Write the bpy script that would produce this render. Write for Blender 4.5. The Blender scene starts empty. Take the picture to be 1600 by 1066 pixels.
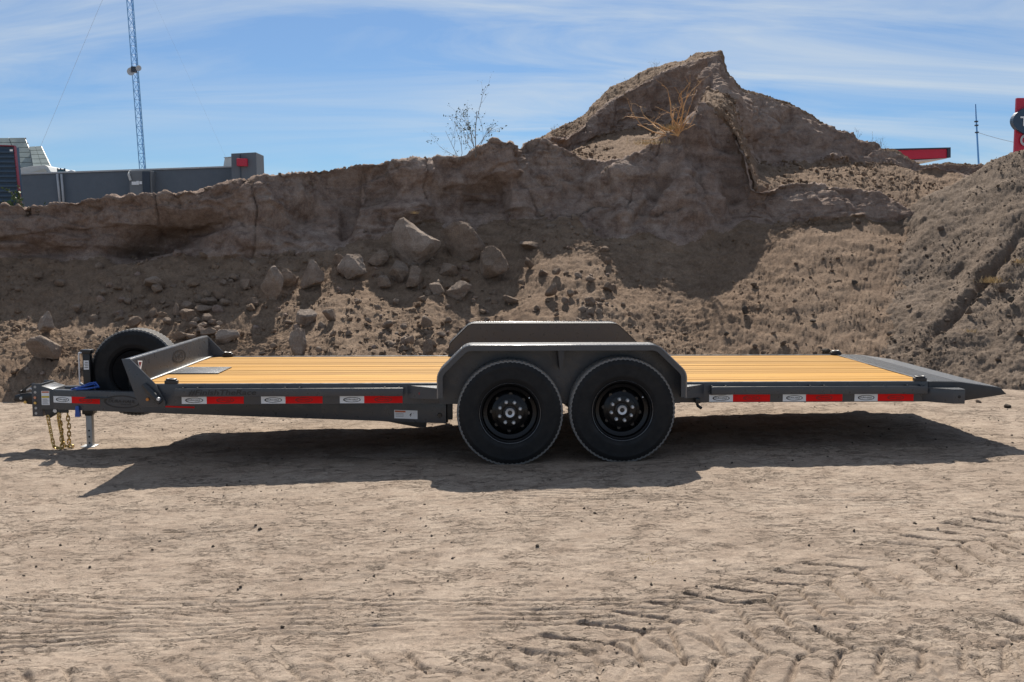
import bpy, bmesh, math, random
import numpy as np
from mathutils import Vector
random.seed(7); rng = np.random.default_rng(7)
SC = bpy.context.scene
COL = SC.collection

# ------------------------------------------------------------------ camera
F = 1555.6                      # focal length in photo pixels (1600 wide) = 35 mm
CAMZ = 1.58
YAW, PITCH = math.radians(1.585), math.radians(5.07)
FWD = np.array([math.sin(YAW)*math.cos(PITCH), math.cos(YAW)*math.cos(PITCH), -math.sin(PITCH)])
RGT = np.array([math.cos(YAW), -math.sin(YAW), 0.0])
UPV = np.cross(RGT, FWD)
CAM = np.array([0, 0, CAMZ])
cd = bpy.data.cameras.new('camera'); cam = bpy.data.objects.new('camera', cd); COL.objects.link(cam)
cd.sensor_width = 36; cd.lens = 36*F/1600; cd.clip_start = 0.05; cd.clip_end = 2000
cam.location = CAM
cam.rotation_euler = Vector(FWD).to_track_quat('-Z', 'Y').to_euler()
SC.camera = cam
SC.render.resolution_x, SC.render.resolution_y = 1024, 682

# ------------------------------------------------------------------ world, sun, exposure
SUN_EL, SUN_AZ = math.radians(45.0), math.radians(1.5)      # azimuth from +Y towards +X
SKY_STR = 0.062
w = bpy.data.worlds.new('World'); SC.world = w; w.use_nodes = True
nt = w.node_tree; nt.nodes.clear()
def WN(t, **k):
    n = nt.nodes.new(t)
    for a, b in k.items(): setattr(n, a, b)
    return n
out = WN('ShaderNodeOutputWorld'); bg = WN('ShaderNodeBackground')
sky = WN('ShaderNodeTexSky', sky_type='NISHITA', sun_disc=False)
sky.sun_elevation = SUN_EL; sky.sun_rotation = SUN_AZ
sky.altitude = 800; sky.air_density = 1.0; sky.dust_density = 0.6; sky.ozone_density = 2.0
tc = WN('ShaderNodeTexCoord'); sep = WN('ShaderNodeSeparateXYZ')
nt.links.new(tc.outputs['Generated'], sep.inputs[0])
add = WN('ShaderNodeMath', operation='ADD'); add.inputs[1].default_value = 0.16
nt.links.new(sep.outputs['Z'], add.inputs[0])
mx0 = WN('ShaderNodeMath', operation='MAXIMUM'); mx0.inputs[1].default_value = 0.05; nt.links.new(add.outputs[0], mx0.inputs[0])
dx = WN('ShaderNodeMath', operation='DIVIDE'); dy = WN('ShaderNodeMath', operation='DIVIDE')
nt.links.new(sep.outputs['X'], dx.inputs[0]); nt.links.new(mx0.outputs[0], dx.inputs[1])
nt.links.new(sep.outputs['Y'], dy.inputs[0]); nt.links.new(mx0.outputs[0], dy.inputs[1])
cmb = WN('ShaderNodeCombineXYZ'); nt.links.new(dx.outputs[0], cmb.inputs[0]); nt.links.new(dy.outputs[0], cmb.inputs[1])
mp = WN('ShaderNodeMapping'); mp.inputs['Rotation'].default_value = (0, 0, math.radians(32)); mp.inputs['Scale'].default_value = (0.45, 1.6, 1)
nt.links.new(cmb.outputs[0], mp.inputs[0])
nz = WN('ShaderNodeTexNoise'); nz.inputs['Scale'].default_value = 1.5; nz.inputs['Detail'].default_value = 7; nz.inputs['Roughness'].default_value = 0.6; nz.inputs['Distortion'].default_value = 0.7
nt.links.new(mp.outputs[0], nz.inputs['Vector'])
mp2 = WN('ShaderNodeMapping'); mp2.inputs['Location'].default_value = (3.3, 1.7, 0); mp2.inputs['Rotation'].default_value = (0, 0, math.radians(-12)); mp2.inputs['Scale'].default_value = (0.5, 0.9, 1)
nt.links.new(cmb.outputs[0], mp2.inputs[0])
nz2 = WN('ShaderNodeTexNoise'); nz2.inputs['Scale'].default_value = 0.7; nz2.inputs['Detail'].default_value = 3; nt.links.new(mp2.outputs[0], nz2.inputs['Vector'])
r1 = WN('ShaderNodeMapRange'); r1.inputs[1].default_value = 0.38; r1.inputs[2].default_value = 0.68; nt.links.new(nz.outputs['Fac'], r1.inputs[0])
r2 = WN('ShaderNodeMapRange'); r2.inputs[1].default_value = 0.22; r2.inputs[2].default_value = 0.52; nt.links.new(nz2.outputs['Fac'], r2.inputs[0])
mul = WN('ShaderNodeMath', operation='MULTIPLY'); nt.links.new(r1.outputs[0], mul.inputs[0]); nt.links.new(r2.outputs[0], mul.inputs[1])
mul2 = WN('ShaderNodeMath', operation='MULTIPLY'); mul2.inputs[1].default_value = 0.74; nt.links.new(mul.outputs[0], mul2.inputs[0])
gain = WN('ShaderNodeMix', data_type='RGBA', blend_type='MULTIPLY'); gain.inputs[0].default_value = 1.0
gain.inputs[7].default_value = (0.44, 0.70, 0.96, 1); nt.links.new(sky.outputs[0], gain.inputs[6])
mixc = WN('ShaderNodeMix', data_type='RGBA'); mixc.inputs[7].default_value = (7.4, 8.1, 8.6, 1)
hz = WN('ShaderNodeMath', operation='ADD'); hz.inputs[1].default_value = 0.14; hz.use_clamp = True; nt.links.new(mul2.outputs[0], hz.inputs[0]); nt.links.new(hz.outputs[0], mixc.inputs[0]); nt.links.new(gain.outputs[2], mixc.inputs[6])
nt.links.new(mixc.outputs[2], bg.inputs[0]); bg.inputs[1].default_value = SKY_STR
nt.links.new(bg.outputs[0], out.inputs[0])

sd = bpy.data.lights.new('sun', 'SUN'); sd.energy = 5.0; sd.angle = math.radians(0.55); sd.color = (1.0, 0.93, 0.83)
sun = bpy.data.objects.new('sun', sd); COL.objects.link(sun)
SUNV = Vector((math.sin(SUN_AZ)*math.cos(SUN_EL), math.cos(SUN_AZ)*math.cos(SUN_EL), math.sin(SUN_EL)))
sun.rotation_euler = SUNV.to_track_quat('Z', 'Y').to_euler(); sun.location = (0, 30, 40)
SC.view_settings.view_transform = 'Standard'; SC.view_settings.look = 'None'
SC.view_settings.exposure = 0.53; SC.view_settings.gamma = 1.0; SC.view_settings.use_curve_mapping = False

# ------------------------------------------------------------------ pixel helpers
def ray(px, py):
    px = np.asarray(px, float); py = np.asarray(py, float)
    return FWD*F + RGT*(px[..., None]-800) - UPV*(py[..., None]-533)
def P(px, py, Y):               # point of the plane y = Y seen at a photo pixel
    d = ray(px, py); t = np.asarray(Y, float)/d[..., 1]
    return CAM + d*t[..., None]
def PZ(px, py, Z):              # point of the plane z = Z
    d = ray(px, py); t = (Z-CAMZ)/d[..., 2]
    return CAM + d*t[..., None]
def PP(px, py, pt, n):          # point of an arbitrary plane
    d = ray(px, py); t = np.dot(np.asarray(pt)-CAM, n)/np.dot(d, n)
    return CAM + d*t
def proj(p):
    q = np.asarray(p)-CAM; z = q@FWD
    return 800+F*(q@RGT)/z, 533-F*(q@UPV)/z, z

# ------------------------------------------------------------------ numpy noise
_G = rng.normal(size=(256, 3)); _G /= np.linalg.norm(_G, axis=1)[:, None]
_PM = np.concatenate([rng.permutation(256)]*3)
def perlin(p):
    i = np.floor(p).astype(np.int64); f = p-i; i &= 255
    u = f*f*f*(f*(f*6-15)+10)
    r = 0
    for a in (0, 1):
        for b in (0, 1):
            for c in (0, 1):
                h = _PM[_PM[_PM[(i[:, 0]+a) & 255]+((i[:, 1]+b) & 255)]+((i[:, 2]+c) & 255)]
                g = _G[h & 255]
                dot = g[:, 0]*(f[:, 0]-a)+g[:, 1]*(f[:, 1]-b)+g[:, 2]*(f[:, 2]-c)
                r = r+dot*(u[:, 0] if a else 1-u[:, 0])*(u[:, 1] if b else 1-u[:, 1])*(u[:, 2] if c else 1-u[:, 2])
    return r*1.5
def fbm(p, sc, oc=4, gain=0.5, seed=0.0, ridged=False):
    r = np.zeros(len(p)); a = 1.0; q = p*sc+seed*13.17+3.3
    for _ in range(oc):
        n = perlin(q)
        r += a*((1-2*np.abs(n)) if ridged else n); a *= gain; q = q*2.03+17.1
    return r
def worley(p, sc, seed=0):
    q = p*sc+seed*7.7; i = np.floor(q).astype(np.int64); f = q-i
    best = np.full(len(p), 9.0)
    for a in (-1, 0, 1):
        for b in (-1, 0, 1):
            for c in (-1, 0, 1):
                h = _PM[_PM[_PM[(i[:, 0]+a) & 255]+((i[:, 1]+b) & 255)]+((i[:, 2]+c) & 255)] & 255
                o = _G[h]*0.5+0.5
                d = (a+o[:, 0]-f[:, 0])**2+(b+o[:, 1]-f[:, 1])**2+(c+o[:, 2]-f[:, 2])**2
                best = np.minimum(best, d)
    return np.sqrt(best)

# ------------------------------------------------------------------ materials
MATS = {}
def newmat(name):
    m = bpy.data.materials.new(name); m.use_nodes = True; MATS[name] = m
    return m, m.node_tree, m.node_tree.nodes['Principled BSDF']
def N(t, ty, **k):
    n = t.nodes.new(ty)
    for a, b in k.items(): setattr(n, a, b)
    return n
def noise(t, vec, scale, detail=5, rough=0.55, dist=0.0):
    n = N(t, 'ShaderNodeTexNoise'); n.inputs['Scale'].default_value = scale; n.inputs['Detail'].default_value = detail
    n.inputs['Roughness'].default_value = rough; n.inputs['Distortion'].default_value = dist
    if vec is not None: t.links.new(vec, n.inputs['Vector'])
    return n.outputs['Fac']
def mapr(t, v, a, b, c=0.0, d=1.0):
    n = N(t, 'ShaderNodeMapRange'); t.links.new(v, n.inputs[0])
    for i, x in enumerate((a, b, c, d)): n.inputs[1+i].default_value = x
    return n.outputs[0]
def mixc_(t, f, a, b):
    n = N(t, 'ShaderNodeMix', data_type='RGBA')
    for sock, v in ((n.inputs[0], f), (n.inputs[6], a), (n.inputs[7], b)):
        if hasattr(v, 'is_linked') or hasattr(v, 'links'): t.links.new(v, sock)
        elif isinstance(v, (int, float)): sock.default_value = v
        else: sock.default_value = (*v, 1)
    return n.outputs[2]
def bump(t, h, strength, dist, prev=None):
    n = N(t, 'ShaderNodeBump'); n.inputs['Strength'].default_value = strength; n.inputs['Distance'].default_value = dist
    t.links.new(h, n.inputs['Height'])
    if prev is not None: t.links.new(prev, n.inputs['Normal'])
    return n.outputs[0]
def objco(t, scale=(1, 1, 1), rot=(0, 0, 0)):
    c = N(t, 'ShaderNodeNewGeometry'); m = N(t, 'ShaderNodeMapping')
    m.inputs['Scale'].default_value = scale; m.inputs['Rotation'].default_value = rot
    t.links.new(c.outputs['Position'], m.inputs[0]); return m.outputs[0]

def dirt(name, ca, cb, cc, bsc=1.0, strata=0.0, rough=0.95, speck=0.0, streak=0.0, b1=None, b2=None, b3=0.006, crack=0.0, grit=0.45):
    m, t, b = newmat(name)
    v = objco(t)
    n1 = mapr(t, noise(t, v, 0.55, 6, 0.6, 0.4), 0.35, 0.65)
    col = mixc_(t, n1, ca, cb)
    n2 = mapr(t, noise(t, v, 5.0, 9, 0.74), 0.42, 0.66)
    col = mixc_(t, n2, col, cc)
    n5 = mapr(t, noise(t, v, 45.0, 4, 0.7), 0.35, 0.68, 0.80, 1.12)
    hs = N(t, 'ShaderNodeHueSaturation'); t.links.new(col, hs.inputs['Color']); t.links.new(n5, hs.inputs['Value']); col = hs.outputs[0]
    if streak > 0:
        vk = objco(t, (0.35, 1.6, 1.0), (0, 0, 0.12)); sk = mapr(t, noise(t, vk, 2.6, 9, 0.72, 0.5), 0.40, 0.68, 0, streak)
        col = mixc_(t, sk, col, tuple(x*0.62 for x in ca))
    if strata > 0:
        vs = objco(t, (0.25, 0.25, 3.2), (0.05, 0.06, 0))
        s = mapr(t, noise(t, vs, 1.6, 6, 0.65, 0.6), 0.42, 0.60)
        col2 = N(t, 'ShaderNodeHueSaturation'); col2.inputs['Value'].default_value = 1-strata; col2.inputs['Saturation'].default_value = 1.12
        t.links.new(col, col2.inputs['Color']); col = mixc_(t, s, col2.outputs[0], col)
    if speck > 0:
        vo = N(t, 'ShaderNodeTexVoronoi'); vo.inputs['Scale'].default_value = 26; t.links.new(v, vo.inputs['Vector'])
        sp = mapr(t, vo.outputs['Distance'], 0.10, 0.16, 1.0, 0.0)
        gate = mapr(t, noise(t, v, 9, 2), 0.55, 0.6)
        mm = N(t, 'ShaderNodeMath', operation='MULTIPLY'); t.links.new(sp, mm.inputs[0]); t.links.new(gate, mm.inputs[1])
        m3 = N(t, 'ShaderNodeMath', operation='MULTIPLY'); t.links.new(mm.outputs[0], m3.inputs[0]); m3.inputs[1].default_value = speck
        col = mixc_(t, m3.outputs[0], col, (0.10, 0.08, 0.065))
    # grains of darker and lighter stone mixed into the earth
    gp = mapr(t, noise(t, v, 2.3, 3, 0.6), 0.35, 0.62, 0.25, 1.0)
    gr = mapr(t, noise(t, v, 120, 2, 0.6), 0.54, 0.66, 0.0, grit)
    mg = N(t, 'ShaderNodeMath', operation='MULTIPLY'); t.links.new(gp, mg.inputs[0]); t.links.new(gr, mg.inputs[1])
    col = mixc_(t, mg.outputs[0], col, tuple(x*0.35 for x in ca))
    gl = mapr(t, noise(t, v, 95, 2, 0.6), 0.62, 0.72, 0.0, 0.5); col = mixc_(t, gl, col, tuple(min(1, x*1.35) for x in cb))
    ck = None
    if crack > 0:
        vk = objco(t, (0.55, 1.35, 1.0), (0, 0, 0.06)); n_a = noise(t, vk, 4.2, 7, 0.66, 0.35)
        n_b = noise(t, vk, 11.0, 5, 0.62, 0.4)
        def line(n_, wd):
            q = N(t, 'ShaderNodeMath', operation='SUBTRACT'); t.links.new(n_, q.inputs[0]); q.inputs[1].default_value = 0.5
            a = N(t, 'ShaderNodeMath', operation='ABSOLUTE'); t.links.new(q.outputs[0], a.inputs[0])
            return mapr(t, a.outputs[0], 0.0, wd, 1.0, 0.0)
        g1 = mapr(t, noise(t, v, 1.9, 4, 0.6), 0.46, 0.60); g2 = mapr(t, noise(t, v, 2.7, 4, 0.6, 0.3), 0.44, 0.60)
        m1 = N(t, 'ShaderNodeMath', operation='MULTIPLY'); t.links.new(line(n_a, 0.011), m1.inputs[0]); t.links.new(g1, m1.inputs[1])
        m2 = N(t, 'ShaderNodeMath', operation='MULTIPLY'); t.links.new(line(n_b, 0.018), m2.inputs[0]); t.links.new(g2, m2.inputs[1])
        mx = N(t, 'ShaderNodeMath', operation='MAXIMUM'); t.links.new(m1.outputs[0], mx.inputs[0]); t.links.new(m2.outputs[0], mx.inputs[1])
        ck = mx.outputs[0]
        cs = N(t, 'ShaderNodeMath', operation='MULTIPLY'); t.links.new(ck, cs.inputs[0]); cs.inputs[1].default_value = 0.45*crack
        col = mixc_(t, cs.outputs[0], col, tuple(x*0.4 for x in ca))  # shade inside the cracks painted into the colour
    t.links.new(col, b.inputs['Base Color']); b.inputs['Roughness'].default_value = rough
    b.inputs['Specular IOR Level'].default_value = 0.12
    h1 = noise(t, v, 14*bsc, 8, 0.68); nb = bump(t, h1, 0.75, b1 or 0.05/bsc)
    h2 = noise(t, v, 75*bsc, 5, 0.7); nb = bump(t, h2, 0.7, b2 or 0.022/bsc, nb)
    if b3: nb = bump(t, noise(t, v, 230, 3, 0.7), 0.7, b3, nb)
    if ck is not None:
        inv = mapr(t, ck, 0, 1, 1, 0); nb = bump(t, inv, 0.9, 0.014, nb)
    t.links.new(nb, b.inputs['Normal'])
    return m
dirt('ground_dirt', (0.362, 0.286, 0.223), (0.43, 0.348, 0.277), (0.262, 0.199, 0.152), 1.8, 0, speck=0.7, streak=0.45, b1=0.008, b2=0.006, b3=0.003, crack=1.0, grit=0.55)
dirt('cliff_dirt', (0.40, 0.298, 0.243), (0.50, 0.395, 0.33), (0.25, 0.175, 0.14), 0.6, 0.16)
dirt('pale_rock', (0.40, 0.32, 0.262), (0.47, 0.385, 0.32), (0.29, 0.225, 0.18), 0.8, 0.15)  # pale stone with some rim light put into its colour
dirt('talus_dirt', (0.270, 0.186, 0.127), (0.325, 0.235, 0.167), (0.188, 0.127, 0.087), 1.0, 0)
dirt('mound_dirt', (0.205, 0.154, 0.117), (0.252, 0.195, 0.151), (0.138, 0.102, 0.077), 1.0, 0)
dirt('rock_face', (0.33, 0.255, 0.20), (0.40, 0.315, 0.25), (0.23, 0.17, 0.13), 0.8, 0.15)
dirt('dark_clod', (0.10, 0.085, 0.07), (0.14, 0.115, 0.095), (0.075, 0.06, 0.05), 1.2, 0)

def simple(name, col, rough=0.5, metal=0.0, spec=0.5, var=0.08, coat=0.0, bumpd=0.0, bsc=60):
    m, t, b = newmat(name)
    v = objco(t)
    n = mapr(t, noise(t, v, 3.0, 6, 0.65), 0.3, 0.7)
    c = mixc_(t, n, tuple(x*(1-var) for x in col), tuple(min(1, x*(1+var)) for x in col))
    t.links.new(c, b.inputs['Base Color'])
    r = mapr(t, noise(t, v, 11.0, 6, 0.7), 0.3, 0.7, max(0.02, rough-0.08), min(1, rough+0.12)); t.links.new(r, b.inputs['Roughness'])
    b.inputs['Metallic'].default_value = metal; b.inputs['Specular IOR Level'].default_value = spec; b.inputs['Coat Weight'].default_value = coat
    if bumpd > 0: t.links.new(bump(t, noise(t, v, bsc, 4), 0.5, bumpd), b.inputs['Normal'])
    return m
def dusty(name, col, rough, dust=0.35, spec=0.5):
    m, t, b = newmat(name); v = objco(t)
    g = N(t, 'ShaderNodeNewGeometry'); s = N(t, 'ShaderNodeSeparateXYZ'); t.links.new(g.outputs['Normal'], s.inputs[0])
    up = mapr(t, s.outputs['Z'], 0.1, 0.9, 0.25, 1.0)
    n = mapr(t, noise(t, v, 7, 8, 0.7), 0.42, 0.75, 0, dust)
    mm = N(t, 'ShaderNodeMath', operation='MULTIPLY'); t.links.new(up, mm.inputs[0]); t.links.new(n, mm.inputs[1])
    c = mixc_(t, mm.outputs[0], col, (0.30, 0.25, 0.19)); t.links.new(c, b.inputs['Base Color'])
    r = mapr(t, noise(t, v, 20, 5, 0.6), 0.3, 0.7, rough-0.07, rough+0.15); t.links.new(r, b.inputs['Roughness'])
    b.inputs['Specular IOR Level'].default_value = spec
    return m
PAINT = dusty('charcoal_paint', (0.058, 0.063, 0.072), 0.30, 0.20)
PAINT_D = dusty('dark_paint', (0.030, 0.031, 0.034), 0.40, 0.2)
GLOSS = simple('edge_highlight_paint', (0.16, 0.165, 0.175), 0.22, 0.3, 0.8, coat=0.5)  # edge highlight put into a paler base than the charcoal paint
BLACK = simple('black_paint', (0.012, 0.012, 0.013), 0.32)
RUBBER = dusty('tyre_rubber', (0.009, 0.0095, 0.011), 0.60, 0.08, 0.32)
TREADR = dusty('tyre_tread', (0.22, 0.215, 0.21), 0.85, 0.55, 0.3)  # pale tread: dust, plus the lit shoulder ring put into the colour
RIM = simple('rim_black', (0.005, 0.005, 0.006), 0.30, 0, 0.35)
STEEL = simple('zinc_steel', (0.66, 0.66, 0.67), 0.38, 0.35, bumpd=0.0005)
GALV = simple('galvanised', (0.42, 0.43, 0.43), 0.5, 0.6, var=0.2)
GOLD = simple('gold_chain', (0.62, 0.43, 0.15), 0.35, 0.85, var=0.2)
WHITE = simple('white_film', (0.80, 0.82, 0.84), 0.35, var=0.03)
RED = simple('red_film', (0.80, 0.006, 0.006), 0.5, 0, 0.2, var=0.06)
DRED = simple('dark_red_print', (0.18, 0.006, 0.006), 0.4)
INK = simple('black_ink', (0.012, 0.012, 0.012), 0.5)
ORANGE = simple('orange_print', (0.55, 0.13, 0.04), 0.5)
YELLOW = simple('yellow_print', (0.60, 0.46, 0.03), 0.5)
GREYP = simple('grey_print', (0.25, 0.25, 0.27), 0.6)
BLUE = simple('blue_cable', (0.02, 0.09, 0.40), 0.35)
AMBER = simple('amber_lens', (0.60, 0.22, 0.04), 0.25)
def tread(name, col):
    m, t, b = newmat(name)
    g = N(t, 'ShaderNodeNewGeometry'); s = N(t, 'ShaderNodeSeparateXYZ'); t.links.new(g.outputs['Position'], s.inputs[0])
    def M(op, a, c):
        n = N(t, 'ShaderNodeMath', operation=op)
        for i, x in enumerate((a, c)):
            if isinstance(x, (int, float)): n.inputs[i].default_value = x
            else: t.links.new(x, n.inputs[i])
        return n.outputs[0]
    k = 2*math.pi/0.05
    sx = M('SINE', M('MULTIPLY', s.outputs['X'], k), 0); sy = M('SINE', M('MULTIPLY', s.outputs['Y'], k), 0)
    h = M('ABSOLUTE', M('MULTIPLY', sx, sy), 0)
    h = mapr(t, h, 0.35, 0.6)
    c = mixc_(t, h, tuple(x*0.75 for x in col), tuple(x*1.3 for x in col)); t.links.new(c, b.inputs['Base Color'])
    b.inputs['Roughness'].default_value = 0.36; b.inputs['Specular IOR Level'].default_value = 0.6
    t.links.new(bump(t, h, 1.0, 0.003), b.inputs['Normal'])
    return m
TREAD = tread('tread_plate', (0.085, 0.088, 0.092))
def wood():
    m, t, b = newmat('pine_plank')
    oi = N(t, 'ShaderNodeObjectInfo')
    v = objco(t, (0.7, 14, 14))
    off = N(t, 'ShaderNodeVectorMath', operation='ADD'); t.links.new(v, off.inputs[0])
    sc = N(t, 'ShaderNodeVectorMath', operation='SCALE'); cb = N(t, 'ShaderNodeCombineXYZ')
    for i in range(3): t.links.new(oi.outputs['Random'], cb.inputs[i])
    t.links.new(cb.outputs[0], sc.inputs[0]); sc.inputs['Scale'].default_value = 40; t.links.new(sc.outputs[0], off.inputs[1])
    g = mapr(t, noise(t, off.outputs[0], 1.6, 8, 0.62, 1.2), 0.32, 0.70)
    c = mixc_(t, g, (0.29, 0.135, 0.024), (0.56, 0.322, 0.076))
    big = mapr(t, noise(t, off.outputs[0], 0.35, 3), 0.4, 0.65)
    c = mixc_(t, big, c, (0.47, 0.245, 0.048))
    hs = N(t, 'ShaderNodeHueSaturation'); t.links.new(c, hs.inputs['Color'])
    t.links.new(mapr(t, oi.outputs['Random'], 0, 1, 0.80, 1.12), hs.inputs['Value'])
    kv = objco(t, (0.9, 3.0, 3.0)); vo = N(t, 'ShaderNodeTexVoronoi'); vo.inputs['Scale'].default_value = 1.1; t.links.new(kv, vo.inputs['Vector'])
    kn = mapr(t, vo.outputs['Distance'], 0.02, 0.05, 0.75, 0.0)
    c = mixc_(t, kn, hs.outputs[0], (0.16, 0.07, 0.025))
    tcg = N(t, 'ShaderNodeTexCoord'); sg_ = N(t, 'ShaderNodeSeparateXYZ'); t.links.new(tcg.outputs['Generated'], sg_.inputs[0])
    e1 = mapr(t, sg_.outputs['Y'], 0.0, 0.08, 0.42, 0.0); e2 = mapr(t, sg_.outputs['Y'], 0.92, 1.0, 0.0, 0.42)
    ea = N(t, 'ShaderNodeMath', operation='MAXIMUM'); t.links.new(e1, ea.inputs[0]); t.links.new(e2, ea.inputs[1])
    c = mixc_(t, ea.outputs[0], c, (0.20, 0.09, 0.025))  # shadow line of the board gaps painted along the plank edges
    t.links.new(c, b.inputs['Base Color']); b.inputs['Roughness'].default_value = 0.7; b.inputs['Specular IOR Level'].default_value = 0.10
    t.links.new(bump(t, g, 0.4, 0.002), b.inputs['Normal'])
    return m
WOOD = wood()

# ------------------------------------------------------------------ object helpers
WL = {}
def reg(o, loc): WL[o.name] = np.array(loc, float)
def empty(name, loc, parent=None):
    o = bpy.data.objects.new(name, None); COL.objects.link(o); o.empty_display_size = 0.2
    base = WL[parent.name] if parent else np.zeros(3)
    o.location = np.array(loc)-base; reg(o, loc)
    if parent: o.parent = parent
    return o
def mesh_np(name, V, Fc, mats, smooth=False, sharp=None):
    me = bpy.data.meshes.new(name)
    V = np.asarray(V, np.float32)
    if isinstance(Fc, np.ndarray):
        n, k = Fc.shape
        me.vertices.add(len(V)); me.vertices.foreach_set('co', V.ravel())
        me.loops.add(n*k); me.loops.foreach_set('vertex_index', Fc.astype(np.int32).ravel())
        me.polygons.add(n); me.polygons.foreach_set('loop_start', np.arange(0, n*k, k, dtype=np.int32))
        me.update(calc_edges=True); me.validate()
    else:
        me.from_pydata(V.tolist(), [], Fc); me.update()
    if not isinstance(mats, (list, tuple)): mats = [mats]
    for m in mats: me.materials.append(m)
    if smooth:
        me.polygons.foreach_set('use_smooth', np.ones(len(me.polygons), bool))
        if sharp: me.set_sharp_from_angle(angle=math.radians(sharp))
    return me
def link(name, me, loc, parent=None):
    o = bpy.data.objects.new(name, me); COL.objects.link(o)
    base = WL[parent.name] if parent else np.zeros(3)
    o.location = np.array(loc, float)-base; reg(o, loc)
    if parent: o.parent = parent
    return o
def mk(name, VF, mat, parent=None, smooth=False, sharp=None, origin=None):
    V, Fc = VF; V = np.asarray(V, float)
    if origin is None:
        origin = (V.min(0)+V.max(0))/2
        if parent is None: origin[2] = V[:, 2].min()
    me = mesh_np(name, V-origin, Fc, mat, smooth, sharp)
    return link(name, me, origin, parent)
def tag(o, label=None, cat=None, group=None, kind=None):
    if label: o['label'] = label
    if cat: o['category'] = cat
    if group: o['group'] = group
    if kind: o['kind'] = kind
    return o
def bm_out(bm):
    bm.verts.index_update()
    r = [tuple(v.co) for v in bm.verts], [[v.index for v in f.verts] for f in bm.faces]
    bm.free(); return r
def finish(bm, bev, seg=2):
    bmesh.ops.recalc_face_normals(bm, faces=bm.faces)
    if bev > 0: bmesh.ops.bevel(bm, geom=[e for e in bm.edges if e.calc_face_angle(0) > 0.5], offset=bev, segments=seg, profile=0.6, affect='EDGES', clamp_overlap=True)
    return bm_out(bm)
def prism(poly, y0, y1, bev=0.003):          # polygon in XZ, extruded along Y
    bm = bmesh.new(); n = len(poly)
    a = [bm.verts.new((x, y0, z)) for x, z in poly]; b = [bm.verts.new((x, y1, z)) for x, z in poly]
    bm.faces.new(a); bm.faces.new(b[::-1])
    for i in range(n): bm.faces.new((a[i], b[i], b[(i+1) % n], a[(i+1) % n]))
    return finish(bm, bev)
def box(x0, x1, y0, y1, z0, z1, bev=0.003):
    return prism([(x0, z0), (x1, z0), (x1, z1), (x0, z1)], y0, y1, bev)
def hull8(pts, bev=0.003):                   # 8 points: bottom 4 ccw, top 4 ccw
    bm = bmesh.new(); v = [bm.verts.new(p) for p in pts]
    for f in ((3, 2, 1, 0), (4, 5, 6, 7), (0, 1, 5, 4), (1, 2, 6, 5), (2, 3, 7, 6), (3, 0, 4, 7)): bm.faces.new([v[i] for i in f])
    return finish(bm, bev)
def merge(*parts):
    V = []; Fc = []
    for v, f in parts:
        o = len(V); V += [tuple(p) for p in v]; Fc += [[i+o for i in q] for q in f]
    return V, Fc
def tube(pts, r, k=8, cap=True, closed=False):
    pts = np.asarray(pts, float); n = len(pts); r = np.broadcast_to(np.asarray(r, float), (n,))
    V = []; Fc = []; up = np.array([0.0, 0, 1]); prev = None
    for i in range(n):
        t = (pts[(i+1) % n]-pts[i-1]) if closed else (pts[min(i+1, n-1)]-pts[max(i-1, 0)])
        t = t/(np.linalg.norm(t)+1e-9)
        if prev is None:
            a = np.cross(t, up if abs(t[2]) < 0.9 else np.array([1.0, 0, 0]))
        else: a = prev-t*np.dot(prev, t)
        a = a/(np.linalg.norm(a)+1e-9); b = np.cross(t, a); prev = a
        for j in range(k):
            an = 2*math.pi*j/k; V.append(tuple(pts[i]+r[i]*(math.cos(an)*a+math.sin(an)*b)))
    m = n if closed else n-1
    for i in range(m):
        for j in range(k):
            i2 = (i+1) % n
            Fc.append([i*k+j, i*k+(j+1) % k, i2*k+(j+1) % k, i2*k+j])
    if cap and not closed:
        Fc.append(list(range(k))[::-1]); Fc.append([(n-1)*k+j for j in range(k)])
    return V, Fc
def lathe_y(prof, seg, c=(0, 0, 0), rfun=None, close=False):   # profile (r, y) round the Y axis
    V = []; Fc = []; n = len(prof)
    for s in range(seg):
        a = 2*math.pi*s/seg
        for i, (r, y) in enumerate(prof):
            rr = r+(rfun(i, s) if rfun else 0)
            V.append((c[0]+rr*math.cos(a), c[1]+y, c[2]+rr*math.sin(a)))
    for s in range(seg):
        s2 = (s+1) % seg
        for i in range(n if close else n-1):
            j = (i+1) % n
            Fc.append([s*n+i, s2*n+i, s2*n+j, s*n+j])
    return V, Fc
def disc_y(c, r, h, k=12):                   # short cylinder facing -Y
    return lathe_y([(0.0001, 0), (r*0.9, 0), (r, h*0.25), (r, h)], k, c)
class Frame:                                 # a flat patch on a face: origin, horizontal axis, vertical axis
    def __init__(s, O, a, n): s.O = np.array(O, float); s.a = np.array(a, float); s.n = np.array(n, float)
    def pt(s, u, v, off=0.0): return s.O+s.a*u+np.array([0, 0, 1.0])*v+s.n*off
def quad(fr, u0, u1, v0, v1, off=0.0015, th=0.0012):
    p = [fr.pt(u, v, o) for o in (off-th, off) for u, v in ((u0, v0), (u1, v0), (u1, v1), (u0, v1))]
    return hull8(p, 0)
def ring(fr, cu, cv, ra, rb, ri=0.86, shift=0.0, off=0.003, n=48):
    V = []; Fc = []
    for i in range(n):
        t = 2*math.pi*i/n
        V.append(tuple(fr.pt(cu+ra*math.cos(t), cv+rb*math.sin(t), off)))
        V.append(tuple(fr.pt(cu+shift*ra+ra*ri*1.02*math.cos(t), cv+rb*ri*0.94*math.sin(t), off)))
    for i in range(n):
        j = (i+1) % n; Fc.append([2*i, 2*j, 2*j+1, 2*i+1])
    return V, Fc
_TX = {}
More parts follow.
